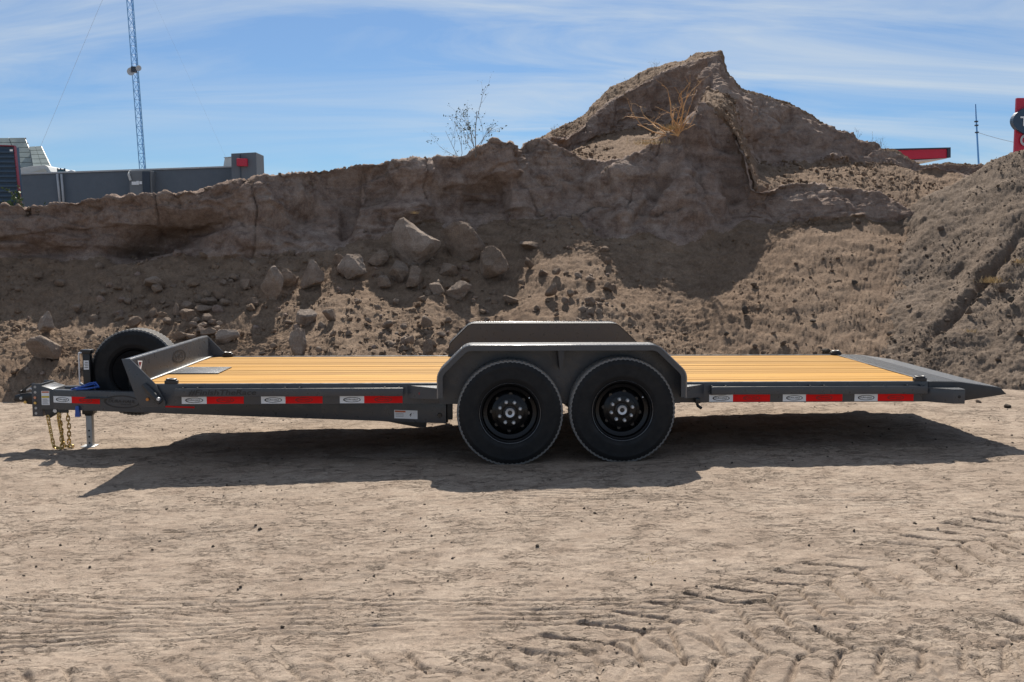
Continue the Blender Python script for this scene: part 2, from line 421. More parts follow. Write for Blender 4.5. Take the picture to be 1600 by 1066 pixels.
def text(fr, body, u0, v0, width=None, height=None, off=0.003, shear=0.0, bold=0.0):
    if (body, shear, bold) not in _TX:
        c = bpy.data.curves.new('t', 'FONT'); c.body = body; c.shear = shear; c.offset = bold; c.resolution_u = 3
        o = bpy.data.objects.new('t', c); COL.objects.link(o)
        me = bpy.data.meshes.new_from_object(o.evaluated_get(bpy.context.evaluated_depsgraph_get()))
        _TX[(body, shear, bold)] = (np.array([v.co[:] for v in me.vertices]), [list(p.vertices) for p in me.polygons])
        bpy.data.objects.remove(o); bpy.data.curves.remove(c); bpy.data.meshes.remove(me)
    V, Fc = _TX[(body, shear, bold)]; V = V.copy(); V[:, :2] -= V[:, :2].min(0)
    w_, h_ = V[:, 0].max(), V[:, 1].max()
    sx = width/w_ if width else height/h_; sy = height/h_ if height else sx
    return [tuple(fr.pt(u0+x*sx, v0+y*sy, off)) for x, y, _ in V], Fc

# ------------------------------------------------------------------ ground
def ground_base(x, y):
    return -0.043+0.021*np.clip(x-0.19, -6, 6)
def axis(segs):
    a = [segs[0][0]]
    for s, e, st in segs:
        n = max(1, int(round((e-s)/st))); a += list(np.linspace(s, e, n+1)[1:])
    return np.array(a)
gx = axis([(-400, -60, 40), (-60, -14, 4), (-14, -5.2, 0.22), (-5.2, -2.9, 0.02), (-2.9, 3.0, 0.0105), (3.0, 5.6, 0.02), (5.6, 14, 0.22), (14, 60, 4), (60, 400, 40)])
gy = axis([(-60, -6, 6), (-6, 3.1, 0.3), (3.1, 4.7, 0.009), (4.7, 6.6, 0.013), (6.6, 8.2, 0.022), (8.2, 13, 0.05), (13, 30, 0.8), (30, 100, 6), (100, 600, 50)])
def sstep(a, b, x):
    t = np.clip((x-a)/(b-a), 0, 1); return t*t*(3-2*t)
def track_groove(x, y, x0, y0, x1, y1, width, kind, pitch=0.16, depth=0.014, nz=None):
    L = math.hypot(x1-x0, y1-y0); ax, ay = (x1-x0)/L, (y1-y0)/L
    s = (x-x0)*ax+(y-y0)*ay; t = -(x-x0)*ay+(y-y0)*ax
    if nz is not None: t = t+nz*0.05; s = s+nz*0.03
    inside = sstep(width/2+0.05, width/2-0.02, np.abs(t))*sstep(-0.5, 0.3, s)*sstep(L+0.5, L-0.3, s)
    if kind == 'lug':
        zig = np.abs(t)*0.55+0.05*np.sign(t)
        ph = (s+zig)/pitch; f = np.abs(ph-np.round(ph))*pitch
        gap = 0.008+0.009*sstep(0, width/2, np.abs(t))
        lug = sstep(gap+0.009, gap*0.5, f)
        ed = np.exp(-((np.abs(t)-width*0.5)/0.03)**2)
        mid = np.exp(-(t+0.03*np.sin(s*2*math.pi/pitch))**2/0.010**2)
        return inside*(-depth*np.maximum(lug, 0.6*mid)+0.002)+0.004*ed*sstep(-0.5, 0.3, s)*sstep(L+0.5, L-0.3, s)
    k = max(2, int(width/0.055)); f = np.abs(((t/width+0.5)*k) % 1-0.5)*width/k
    return inside*(-depth*sstep(0.014, 0.002, f))
def ground_z(x, y, fine=True):
    sh = np.shape(x); x = np.ravel(x).astype(float); y = np.ravel(y).astype(float)
    z = ground_base(x, y)
    p = np.stack([x, y, np.zeros_like(x)], 1)
    near = (np.abs(x) < 14) & (y < 30) & (y > -6)
    q = p[near]; xx, yy = q[:, 0], q[:, 1]
    wh = 1-np.exp(-(((yy-7.62)/0.35)**2))*(np.abs(xx-0.62) < 1.0)*0.85
    d = 0.028*fbm(q, 0.55, 2, seed=1)*wh
    if fine:
        f = (np.abs(xx) < 5.7) & (yy > 3.0) & (yy < 13)
        qf = q[f]; xf, yf = qf[:, 0], qf[:, 1]
        st = qf*np.array([0.45, 1.0, 1.0])
        e = 0.006*fbm(st, 1.8, 2, 0.5, 2)+0.0035*sstep(-0.035, 0.035, fbm(st, 5.0, 4, 0.62, 3))+0.0035*sstep(-0.05, 0.05, fbm(st, 13, 3, 0.62, 33))+0.0022*fbm(st, 30, 2, 0.6, 34)
        rm = sstep(-0.1, 0.35, fbm(qf, 0.9, 2, seed=5))
        e += rm*0.004*fbm(st, 9, 3, 0.6, 4, ridged=True)
        n1 = fbm(qf, 1.6, 2, seed=6); keep = sstep(-0.35, 0.05, fbm(qf, 1.3, 2, seed=7))
        T = 0
        T = T+track_groove(xf, yf, -3.2, 3.62, 4.5, 4.0, 0.44, 'lug', 0.17, 0.024, n1)
        T = T+track_groove(xf, yf, 0.05, 3.72, 4.2, 6.1, 0.60, 'lug', 0.20, 0.028, n1)
        T = T+track_groove(xf, yf, 1.7, 3.72, 5.0, 4.75, 0.46, 'lug', 0.19, 0.022, n1)
        T = T+track_groove(xf, yf, -3.0, 4.72, 1.6, 4.28, 0.36, 'rib', depth=0.012, nz=n1)
        T = T+track_groove(xf, yf, -2.8, 4.22, -0.5, 4.35, 0.24, 'rib', depth=0.018, nz=n1)
        T = T+track_groove(xf, yf, -0.2, 6.55, 2.7, 6.12, 0.26, 'rib', depth=0.014, nz=n1)
        T = T+track_groove(xf, yf, -2.6, 5.9, 0.9, 6.05, 0.30, 'rib', depth=0.009, nz=n1)
        T = T+track_groove(xf, yf, -4.5, 7.0, -1.2, 6.6, 0.30, 'rib', depth=0.009, nz=n1)
        e += T*(0.45+0.55*keep)
        d[f] += e*wh[f]
    z[near] += d
    return z.reshape(sh)
GX, GY = np.meshgrid(gx, gy)
GZ = ground_z(GX, GY)
def gridfaces(nr, nc):
    i = np.arange(nr*nc).reshape(nr, nc)
    return np.stack([i[:-1, :-1], i[:-1, 1:], i[1:, 1:], i[1:, :-1]], -1).reshape(-1, 4)
gme = mesh_np('ground', np.stack([GX, GY, GZ], -1).reshape(-1, 3), gridfaces(*GX.shape), MATS['ground_dirt'], True)
g_ob = link('ground', gme, (0, 0, 0)); tag(g_ob, kind='structure')

# ------------------------------------------------------------------ dirt bank, hill, mound
def sheet(name, st, counts, ncol, disp, mats, smooth_u=2.0, matfun=None):
    K = len(st[0]); S = np.zeros((len(st), K, 3)); u = np.zeros(len(st))
    for i, col in enumerate(st):
        for k, c in enumerate(col):
            if len(c) == 4:       # (px, Y, z, 'z')
                q = P(c[0], 395, c[1]); S[i, k] = (q[0], c[1], c[2])
            else: S[i, k] = P(c[0], c[1], c[2])
        u[i] = np.mean([c[0] for c in col])
    U = np.linspace(u[0], u[-1], ncol)
    R = np.zeros((K, ncol, 3))
    kern = np.exp(-0.5*(np.arange(-8, 9)/smooth_u)**2); kern /= kern.sum()
    for k in range(K):
        for a in range(3):
            v = np.interp(U, u, S[:, k, a]); vp = np.concatenate([np.full(8, v[0]), v, np.full(8, v[-1])])
            R[k, :, a] = np.convolve(vp, kern, 'valid')
    rows = []; vv = []
    for k in range(K-1):
        t = np.linspace(0, 1, counts[k], endpoint=False)
        rows.append(R[k][None]*(1-t)[:, None, None]+R[k+1][None]*t[:, None, None]); vv.append(k+t)
    rows.append(R[-1][None]); vv.append(np.array([K-1.0]))
    G = np.concatenate(rows); vv = np.concatenate(vv)
    for _ in range(3): G[1:-1] = G[1:-1]*0.5+(G[:-2]+G[2:])*0.25
    def normals(G):
        a = np.gradient(G, axis=1); b = np.gradient(G, axis=0); n = np.cross(a, b)
        n /= np.linalg.norm(n, axis=2)[..., None]+1e-9
        return n
    n = normals(G); VV = np.broadcast_to(vv[:, None], G.shape[:2])
    p = G.reshape(-1, 3)
    d = disp(p, VV.reshape(-1), n.reshape(-1, 3))
    p = p+d
    fc = gridfaces(*G.shape[:2])
    me = mesh_np(name, p, fc, mats, False)
    if matfun is not None:
        me.polygons.foreach_set('material_index', matfun(p, VV.reshape(-1))[fc[:, 0]].astype(np.int32))
    c = np.array([0, 0, 0.0]); o = link(name, me, c); tag(o, kind='structure')
    return o, p.reshape(G.shape), VV, normals(p.reshape(G.shape))

# silhouette of the crest, foot of the cliff and edge of the cliff's shadow on the loose slope, as (px, py)
CR = [(-420,338),(-200,330),(0,320),(60,322),(130,312),(200,305),(300,297),(340,290),(380,278),(412,272),(440,270),(520,260),(600,252),(660,249),(738,243),(755,226),(768,216),(778,219),(790,221),(801,216),(807,234),(811,232),(831,216),(845,216),(863,224),(898,239),(920,251),(939,256),(975,248),(1000,236),(1029,223),(1057,203),(1073,192),(1080,182),(1094,158),(1110,163),(1130,180),(1148,204),(1162,238),(1174,288),(1190,298),(1205,296),(1224,286),(1265,283),(1282,286),(1343,296),(1373,305),(1410,325),(1480,340),(1600,345),(1900,345)]
BS = [(-420,410),(0,408),(130,405),(300,402),(380,407),(440,402),(515,389),(616,364),(670,350),(738,342),(800,345),(849,337),(895,343),(924,362),(970,383),(1016,368),(1056,389),(1096,380),(1139,366),(1165,345),(1200,345),(1300,347),(1343,342),(1410,350),(1600,365),(1900,365)]
SH = [(-420,515),(-60,512),(0,500),(30,492),(62,490),(90,520),(130,532),(200,532),(270,522),(300,514),(330,510),(380,531),(414,524),(447,511),(468,487),(491,467),(515,440),(542,433),(562,455),(586,448),(600,443),(616,478),(632,484),(650,470),(675,448),(694,470),(712,496),(740,500),(800,504),(807,490),(811,410),(830,392),(856,412),(881,400),(895,389),(941,400),(967,429),(994,450),(1013,424),(1030,431),(1050,452),(1067,476),(1079,456),(1111,457),(1125,430),(1148,400),(1182,418),(1206,410),(1216,360),(1300,346),(1343,345),(1410,352),(1600,366),(1900,366)]
TAU, FOOT, TSUN = 0.55, 12.2, 1.0
def tab(t, x): return float(np.interp(x, [q[0] for q in t], [q[1] for q in t]))
def slopeY(py): return (CAMZ+FOOT*TAU)/(TAU+(py-395)/F)
_sx = np.arange(-420, 1901, 5.0); _sv = np.interp(_sx, [q[0] for q in SH], [q[1] for q in SH]); _kk = np.exp(-0.5*(np.arange(-12, 13)/5.0)**2); _kk /= _kk.sum()
_sv = np.convolve(np.pad(_sv, 12, mode='edge'), _kk, 'valid')
pxs = sorted(set([q[0] for q in CR+SH]+list(range(-400, 1900, 25))))
stA = []
for px in pxs:
    cp, bp, sp = tab(CR, px), tab(BS, px), tab(SH, px)
    a_, b_ = (395-cp)/F, (sp-395)/F
    cY = slopeY(sp)*(TSUN+b_)/(TSUN-a_); bY = slopeY(bp)
    cY = max(cY, bY+0.22); zc = P(px, cp, cY)[2]
    t2 = float(np.interp(px, [380, 440, 780, 830, 1190, 1240], [0.40, 0.34, 0.34, 0.42, 0.44, 0.47]))
    sp = float(np.interp(px, _sx, _sv)); b_ = (sp-395)/F
    sY = slopeY(sp); sz_ = CAMZ-b_*sY; y56 = (CAMZ-sz_+t2*sY)/(t2+165/F); z56 = CAMZ-165/F*y56
    stA.append([(px, y56-0.95, -0.25, 'z'), (px, 560, y56), (px, max(sp, bp+6), slopeY(max(sp, bp+6))), (px, bp, bY), (px, bp*0.42+cp*0.58, bY*0.42+cY*0.58-0.05), (px, cp, cY), (px, cY+0.7, zc-0.10, 'z'), (px, cY+1.6, zc-0.9, 'z'), (px, cY+3.2, zc-2.6, 'z')])
def vmap(v): return np.interp(v, [0, 1, 2, 3, 4, 5, 6, 7, 8], [0, .6, 1.4, 2, 3, 4, 5, 6, 7])
def dispA(p, v, n):
    v = vmap(v)
    am = np.interp(v, [0, .5, 1, 1.8, 2.05, 2.6, 3.3, 4, 5, 7], [.03, .05, .06, .06, .10, .22, .18, .04, .05, .1])
    cl = np.interp(v, [0, 1.7, 2.05, 3.9, 4, 7], [0, 0, 1, 1, .4, .3])
    d = am*fbm(p, 0.75, 3, 0.5, 1)
    ps = p*np.array([1, 1, 0.45])
    d += cl*(0.05*fbm(ps, 1.1, 4, 0.5, 2, ridged=True)-0.03)
    cm = cl > 0.02; wc = np.zeros(len(p)); wq = (ps+0.12*np.stack([fbm(p, 2.2, 2, seed=51), fbm(p, 2.2, 2, seed=52), fbm(p, 2.2, 2, seed=53)], 1))[cm]
    wc[cm] = 0.42*(0.45-worley(wq, 0.9, 6))+0.20*(0.45-worley(wq, 2.3, 7)); d += cl*wc*np.interp(v, [2, 2.3, 3.7, 4], [.3, 1, 1, .3])
    pl = p*np.array([0.5, 0.5, 2.4])
    d += cl*0.014*fbm(pl, 1.7, 3, 0.55, 8, ridged=True)
    ck = np.exp(-(fbm(p*np.array([1, 1, 0.32]), 0.95, 3, 0.55, 61)/0.04)**2)*sstep(-0.1, 0.25, fbm(p, 0.6, 2, seed=62))
    d -= cl*0.07*ck
    d += cl*0.055*sstep(-0.05, 0.05, fbm(p*np.array([0.45, 0.45, 1.5]), 1.25, 4, 0.55, 63))+cl*0.028*sstep(-0.06, 0.06, fbm(p*np.array([0.7, 0.7, 1.2]), 3.4, 3, 0.55, 64))-cl*0.04
    # crumbling lip along the top
    lip = np.interp(v, [3.3, 3.75, 4.0, 4.6, 7], [0, .6, 1, .6, 0])
    d += lip*0.05*fbm(p, 5.0, 3, 0.55, 12)
    ta = 1-np.interp(v, [1.7, 2.1], [0, 1])
    d += ta*(0.026*fbm(p, 3.2, 5, 0.62, 3)+0.009*fbm(p, 13, 2, 0.6, 31, ridged=True))
    mask = sstep(-0.15, 0.3, fbm(p, 0.9, 2, seed=9))
    tm = ta > 0.02; wv = np.zeros(len(p)); wv[tm] = np.maximum(0, 0.55-worley(p[tm], 5.0, 1))*0.06+np.maximum(0, 0.5-worley(p[tm], 11.0, 2))*0.05
    d += ta*mask*wv
    d += (1-ta)*0.014*fbm(p, 9, 3, 0.6, 4)
    ppx, ppy, _ = proj(p)
    # hollow under the left crest
    for cx, cy, sx, sy, dp, sl in ((250, 368, 52, 30, .75, .55), (195, 394, 34, 14, .5, .2), (330, 345, 40, 12, .25, .2), (118, 375, 20, 30, .12, 0), (620, 300, 80, 20, .32, -.2), (760, 305, 36, 26, .30, .3), (480, 330, 30, 22, .2, 0), (700, 290, 14, 40, .22, 0), (545, 330, 10, 40, .18, .1), (560, 268, 30, 9, .1, 0), (1030, 300, 12, 55, .20, 0.5), (1150, 300, 12, 40, .15, 0), (60, 395, 40, 14, .16, 0), (880, 300, 40, 50, .10, .2)):
        e = ((ppx-cx+sl*(ppy-cy)*1.5)/sx)**2+((ppy-cy)/sy)**2
        d -= dp*np.exp(-e**1.5)*np.interp(v, [1.95, 2.2, 3.7, 4], [0, 1, 1, 0])
    d += rng.normal(size=len(p))*np.interp(v, [0, 1.6, 2.1, 3.9, 4.1, 7], [.0055, .0055, .003, .003, .006, .006])
    return n*d[:, None]
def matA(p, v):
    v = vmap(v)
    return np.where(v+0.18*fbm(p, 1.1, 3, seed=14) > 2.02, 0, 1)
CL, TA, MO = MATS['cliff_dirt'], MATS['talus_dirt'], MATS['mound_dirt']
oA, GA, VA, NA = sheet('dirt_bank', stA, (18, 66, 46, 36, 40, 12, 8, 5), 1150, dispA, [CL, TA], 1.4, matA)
VA = vmap(VA.reshape(-1)).reshape(VA.shape)

C = [ # px, crest py, crest Y, lip py, face base py, face base Y, front py, front Y
 (800,240,18.2,246,262,17.8,300,17.6),(835,220,18.85,226,250,18.2,290,17.6),(860,205,19.4,216,240,18.61,285,17.65),(885,191,20.7,218,246,19.52,240,17.9),(914,178,21.6,196,226,20.41,254,18),
 (928,162,21.7,180,218,20.61,262,18),(943,149,21.8,168,214,20.71,264,18),(952,135,21.8,160,211,20.81,260,18),(978,124,21.9,144,204,20.91,254,18),(1013,108,22,127,198,20.91,238,18),
 (1045,97,22,110,196,20.81,218,18),(1067,94,21.86,104,188,20.5,203,18),(1083,85,21.54,97,188,20.04,186,17.9),(1105,81,20.8,90,142,18.9,158,17.12),(1127,78,20.8,84,148,18.7,173,17.18),
 (1131,86,20.77,92,150,18.7,177,17.18),(1134,108,20.75,113,156,18.7,181,17.16),(1147,124,20.66,130,176,18.6,199,17.05),(1160,137,20.67,143,212,18.6,230,16.72),(1182,143,20.72,148,259,19.43,290,16.3),
 (1220,156,20.94,160,258,19.67,310,17.4),(1239,165,20.98,169,257,19.73,310,17.4),(1300,201,21.2,206,257,19.87,312,17.4),(1324,212,21.3,217,258,19.97,315,17.4),(1352,223,21.4,228,259,20.17,318,17.4),
 (1375,232,21.4,237,260,20.37,325,17.4),(1405,234,21.4,240,261,20.57,335,17.4),(1422,247,21.3,252,262,20.67,345,17.4),(1439,257,21.2,260,266,20.77,350,17.4),(1491,253,21.2,257,268,20.77,355,17.4),(1532,258,21.2,262,275,20.77,360,17.4),(1640,290,21.2,296,310,20.77,370,17.4),(1900,320,21.2,326,335,20.77,380,17.4)]
stC = []
for px, cp, cY, lp, bp, bY, fp, fY in C:
    zc = P(px, cp, cY)[2]; lY = cY-0.75 if lp-cp > 8 else cY-0.2
    zf = P(px, fp, fY)[2]
    stC.append([(px, fY+0.25, zf-1.2, 'z') if 1095 < px < 1190 else (px, fY-0.5, zf-0.9, 'z'), (px, fp, fY), (px, bp, bY), (px, bp*0.45+lp*0.55, bY*0.55+lY*0.45), (px, lp, lY), (px, cp, cY), (px, cY+1.5, zc-0.5, 'z'), (px, cY+4, zc-3.2, 'z')])
def dispC(p, v, n):
    am = np.interp(v, [0, 1, 2, 2.5, 3.5, 4, 5, 6, 7], [.05, .06, .07, .16, .14, .05, .03, .1, .1])
    cl = np.interp(v, [0, 1.9, 2.1, 3.8, 4, 7], [0, 0, 1, 1, 0, 0])
    d = am*fbm(p, 0.7, 3, 0.5, 21)
    d += cl*(0.06*fbm(p*np.array([1, 1, 0.4]), 1.3, 4, 0.5, 22, ridged=True)-0.04)
    wq = p*np.array([1, 1, 0.45])+0.12*np.stack([fbm(p, 2.2, 2, seed=54), fbm(p, 2.2, 2, seed=55), fbm(p, 2.2, 2, seed=56)], 1)
    d += cl*(0.45*(0.45-worley(wq, 0.8, 8))+0.20*(0.45-worley(wq, 2.2, 9)))*np.interp(v, [2, 2.3, 3.6, 4], [.2, 1, 1, .1])
    ck = np.exp(-(fbm(p*np.array([1, 1, 0.32]), 0.95, 3, 0.55, 65)/0.04)**2)*sstep(-0.1, 0.25, fbm(p, 0.6, 2, seed=66))
    d -= cl*0.07*ck
    d += cl*0.055*sstep(-0.05, 0.05, fbm(p*np.array([0.45, 0.45, 1.5]), 1.25, 4, 0.55, 67))+cl*0.028*sstep(-0.06, 0.06, fbm(p*np.array([0.7, 0.7, 1.2]), 3.4, 3, 0.55, 68))-cl*0.04
    d += 0.030*fbm(p, 4, 4, 0.6, 23)*np.interp(v, [0, 4.4, 5, 5.6, 7], [1, 1, .9, .9, 1])
    d += (1-cl)*0.014*fbm(p, 14, 2, 0.6, 24)
    d += rng.normal(size=len(p))*(0.003+0.003*(1-cl))
    return n*d[:, None]
oC, GC, VC, NC = sheet('dirt_hill', stC, (8, 46, 44, 44, 22, 14, 6), 700, dispC, [CL, TA], 1.2, lambda p, v: np.where((v+0.2*fbm(p, 1.2, 3, seed=15) > 2.05) & (v < 4.1), 0, 1))

Dm = [
 [(1300,400,16.7),(1310,450,15.15),(1275,525,13.4),(1225,585,12.4)],
 [(1330,382,16.4),(1345,440,14.8),(1318,520,13.2),(1280,595,12)],
 [(1356,362,16.15),(1380,440,14.5),(1360,520,12.95),(1335,603,11.6)],
 [(1383,349,16.1),(1410,430,14.35),(1402,520,12.7),(1385,606,11.35)],
 [(1410,332,16.15),(1440,420,14.25),(1440,520,12.4),(1430,610,11.1)],
 [(1444,308,16.3),(1470,410,14.15),(1470,515,12.3),(1465,615,10.9)],
 [(1478,291,16.4),(1500,400,14.05),(1500,510,12.2),(1500,622,10.65)],
 [(1512,271,16.5),(1535,395,13.9),(1540,510,12),(1545,632,10.45)],
 [(1545,251,16.6),(1570,390,13.75),(1580,510,11.8),(1590,642,10.25)],
 [(1579,236,16.65),(1605,385,13.75),(1620,510,11.7),(1635,652,10.05)],
 [(1605,230,16.7),(1640,380,13.75),(1660,510,11.6),(1680,662,9.9)],
 [(1700,208,16.8),(1745,375,13.75),(1770,510,11.5),(1790,668,9.8)],
 [(1850,195,17),(1900,370,13.75),(1920,510,11.4),(1950,675,9.7)],
 [(2300,190,17.4),(2350,370,13.85),(2370,510,11.4),(2400,675,9.7)]]
stD = []
for c in Dm:
    q = P(*[float(x) for x in c[0]]); f = P(*[float(x) for x in c[3]])
    stD.append([(c[3][0], c[3][2]-0.5, f[2]-0.35, 'z'), c[3], c[2], c[1], c[0], (c[0][0], c[0][2]+1.0, q[2]-0.05, 'z'), (c[0][0], c[0][2]+3, q[2]-2.0, 'z')])
def dispD(p, v, n):
    am = np.interp(v, [0, 1, 2, 3, 4, 6], [.02, .05, .12, .12, .05, .1])
    d = am*fbm(p, 0.8, 3, 0.5, 41)
    d += 0.032*fbm(p, 3.0, 4, 0.6, 42)+0.014*fbm(p, 14, 3, 0.6, 43)
    ppx, ppy, _ = proj(p)
    # eroded gully running down the right side and a small scarp by the left shoulder
    gx_ = np.interp(ppy, [350, 400, 440, 480, 540, 600], [1602, 1575, 1535, 1505, 1450, 1405])
    d -= 0.13*np.exp(-((ppx-gx_+6*fbm(p, 3, 2, seed=44))/9)**2)*np.interp(ppy, [350, 380, 520, 580], [0, 1, .7, 0])
    d += 0.05*np.exp(-((ppx-gx_+26)/16)**2)*np.interp(ppy, [350, 380, 500, 560], [0, 1, .6, 0])
    sc = np.exp(-(((ppx-1385)+0.9*(ppy-368))/30)**2-((ppy-372)/14)**2)
    d -= 0.18*sc
    wv_ = np.stack([(ppx*0.62+ppy*0.78)/22.0, (ppx*0.78-ppy*0.62)/130.0, p[:, 1]*0.2], 1)
    d += 0.022*fbm(wv_, 1.0, 4, 0.6, 46)
    d += -0.16*np.exp(-((ppx-np.interp(ppy, [370, 430, 500, 560], [1338, 1362, 1338, 1292]))/16)**2)
    m = sstep(-0.1, 0.3, fbm(p, 1.0, 2, seed=45))
    d += m*(np.maximum(0, 0.5-worley(p, 8.0, 5))*0.05)+rng.normal(size=len(p))*0.0055
    return n*d[:, None]
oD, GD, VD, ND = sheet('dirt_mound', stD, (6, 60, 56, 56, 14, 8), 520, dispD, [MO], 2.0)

# lookup of the visible surface point behind a photo pixel
_pts = np.concatenate([GA[:, :, :].reshape(-1, 3), GC.reshape(-1, 3), GD.reshape(-1, 3)])
_nrm = np.concatenate([NA.reshape(-1, 3), NC.reshape(-1, 3), ND.reshape(-1, 3)])
_ppx, _ppy, _pz = proj(_pts)
def hit(px, py):
    for r in (3, 6, 12, 30):
        k = np.nonzero((np.abs(_ppx-px) < r) & (np.abs(_ppy-py) < r))[0]
        if len(k): break
    j = k[np.argmin(_pz[k])]
    return _pts[j], _nrm[j], _pz[j]

# ------------------------------------------------------------------ the trailer
YN, YF, YC = 7.74, 9.85, 8.795            # near deck edge, far deck edge, centre line
DZ = 0.56
def X(px, Y, py=600): return float(P(px, py, Y)[0])
def Z(py, Y, px=757): return float(P(px, py, Y)[2])
TR = empty('flatbed_trailer', (0.6, YC, 0.0))
tag(TR, 'charcoal grey tandem axle flatbed trailer with pine plank deck on bare dirt', 'trailer')
def pt(name, VF, mat, parent=None, smooth=True, sharp=46): return mk(name, VF, mat, parent or TR, smooth, sharp)
XF, XR = -2.68, 3.52                      # deck front and rear

# planks
npl = 14; wpl = (YF-YN-0.10)/npl
plank_me = None
for i in range(npl):
    y0 = YN+0.05+i*wpl
    c = np.array([(XF+XR)/2, y0+wpl/2, DZ-0.02])
    dz = random.uniform(-0.002, 0.002)
    if plank_me is None:
        V, Fc = box(-(XR-XF)/2, (XR-XF)/2, -wpl/2+0.005, wpl/2-0.005, -0.02, 0.02, 0.004)
        plank_me = mesh_np('plank', V, Fc, WOOD)
    link('plank', plank_me, c+np.array([random.uniform(-.002, .002), 0, dz]), TR)
# side rails (channel section) and cross members
def channel(x0, x1, y, z0, z1, s, fl=0.055, th=0.009):    # s=-1: web faces -Y
    a = box(x0, x1, min(y, y-s*th), max(y, y-s*th), z0, z1, 0.002)
    b = box(x0, x1, min(y-s*th, y-s*fl), max(y-s*th, y-s*fl), z1-th, z1-0.0015, 0)
    c = box(x0, x1, min(y-s*th, y-s*fl), max(y-s*th, y-s*fl), z0+0.0015, z0+th, 0)
    return merge(a, b, c)
pt('side_rail', channel(XF+0.02, XR+0.001, YN, 0.402, DZ+0.004, -1, 0.045), PAINT)
pt('side_rail', channel(XF+0.02, XR+0.001, YF, 0.402, DZ+0.004, 1, 0.045), PAINT)
for i in range(14):
    x = XF+0.2+i*(XR-XF-0.3)/13
    pt('cross_member', box(x-0.025, x+0.025, YN+0.012, YF-0.012, 0.425, DZ-0.043, 0), PAINT_D)
for y in (8.25, 9.34):
    pt('frame_beam', box(XF+0.05, XR-0.05, y-0.04, y+0.04, 0.404, 0.424, 0), PAINT_D)
# rub rails with stake pockets
def rub(x0, x1, s, pockets):
    yo = YN-0.052 if s < 0 else YF+0.052; yi = yo-s*0.010
    r = pt('rub_rail', box(x0, x1, min(yo, yi), max(yo, yi), 0.472, 0.534, 0.003), PAINT)
    for x in pockets:
        a, b = sorted((yi, YN if s < 0 else YF))
        w_ = 0.06
        pt('stake_pocket', merge(box(x-w_, x-w_+0.009, a-0.0005, b+0.0005, 0.468, 0.541, 0), box(x+w_-0.009, x+w_, a-0.0005, b+0.0005, 0.468, 0.541, 0), box(x-w_+0.008, x+w_-0.008, a+0.002, b-0.002, 0.468, 0.474, 0)), PAINT, r)
    e = []
    for x in (x0+0.006, x1-0.006):
        a, b = sorted((yi, YN if s < 0 else YF)); pt('end_cap', box(x-0.005, x+0.005, a, b, 0.474, 0.532, 0), PAINT, r)
xl0, xl1 = X(272, 7.69), X(630, 7.69); xr0, xr1 = X(1112, 7.69), X(1450, 7.69)
for s in (-1, 1):
    rub(xl0, xl1, s, [X(p, 7.69) for p in (296, 456, 612)]); rub(xr0, xr1, s, [X(p, 7.69) for p in (1124, 1278, 1430)])

# fenders
fx0, fx1 = X(683, 7.5), X(1073, 7.5)
tx0, tx1 = X(727, 7.5), X(1028, 7.5)
FZ0, FZS, FZT = 0.478, 0.672, 0.882
def arc(pts, r=0.05, n=5):      # round the corners of an open polyline
    o = [pts[0]]
    for i in range(1, len(pts)-1):
        p, a, b = [np.array(q, float) for q in (pts[i], pts[i-1], pts[i+1])]
        u = (a-p)/np.linalg.norm(a-p); v = (b-p)/np.linalg.norm(b-p); rr = r
        for k in range(n+1):
            t = k/n; o.append(tuple((1-t)**2*(p+u*rr)+2*t*(1-t)*p+t*t*(p+v*rr)))
    o.append(pts[-1]); return o
outl = arc([(fx0, FZ0), (fx0, FZS), (tx0, FZT), (tx1, FZT), (fx1, FZS), (fx1, FZ0)], 0.05)
def inset(poly, d):
    cx, cz = (fx0+fx1)/2, 0.45; o = []
    for i, q in enumerate(poly):
        a = np.array(poly[max(i-1, 0)]); b = np.array(poly[min(i+1, len(poly)-1)]); t = (b-a)/np.linalg.norm(b-a)
        n = np.array([t[1], -t[0]]); o.append((q[0]+n[0]*d, q[1]+n[1]*d))
    return o
inn = inset(outl, 0.008); lipi = inset(outl, 0.042)
def strip(a, b, y0, y1):        # closed band between two polylines, extruded in Y
    V = []; Fc = []; n = len(a)
    for i in range(n):
        for (q, y) in ((a, y0), (b, y0), (b, y1), (a, y1)): V.append((q[i][0], y, q[i][1]))
    for i in range(n-1):
        for k in range(4): Fc.append([i*4+k, i*4+(k+1) % 4, (i+1)*4+(k+1) % 4, (i+1)*4+k])
    Fc.append([0, 1, 2, 3]); Fc.append([(n-1)*4+k for k in (3, 2, 1, 0)])
    return V, Fc
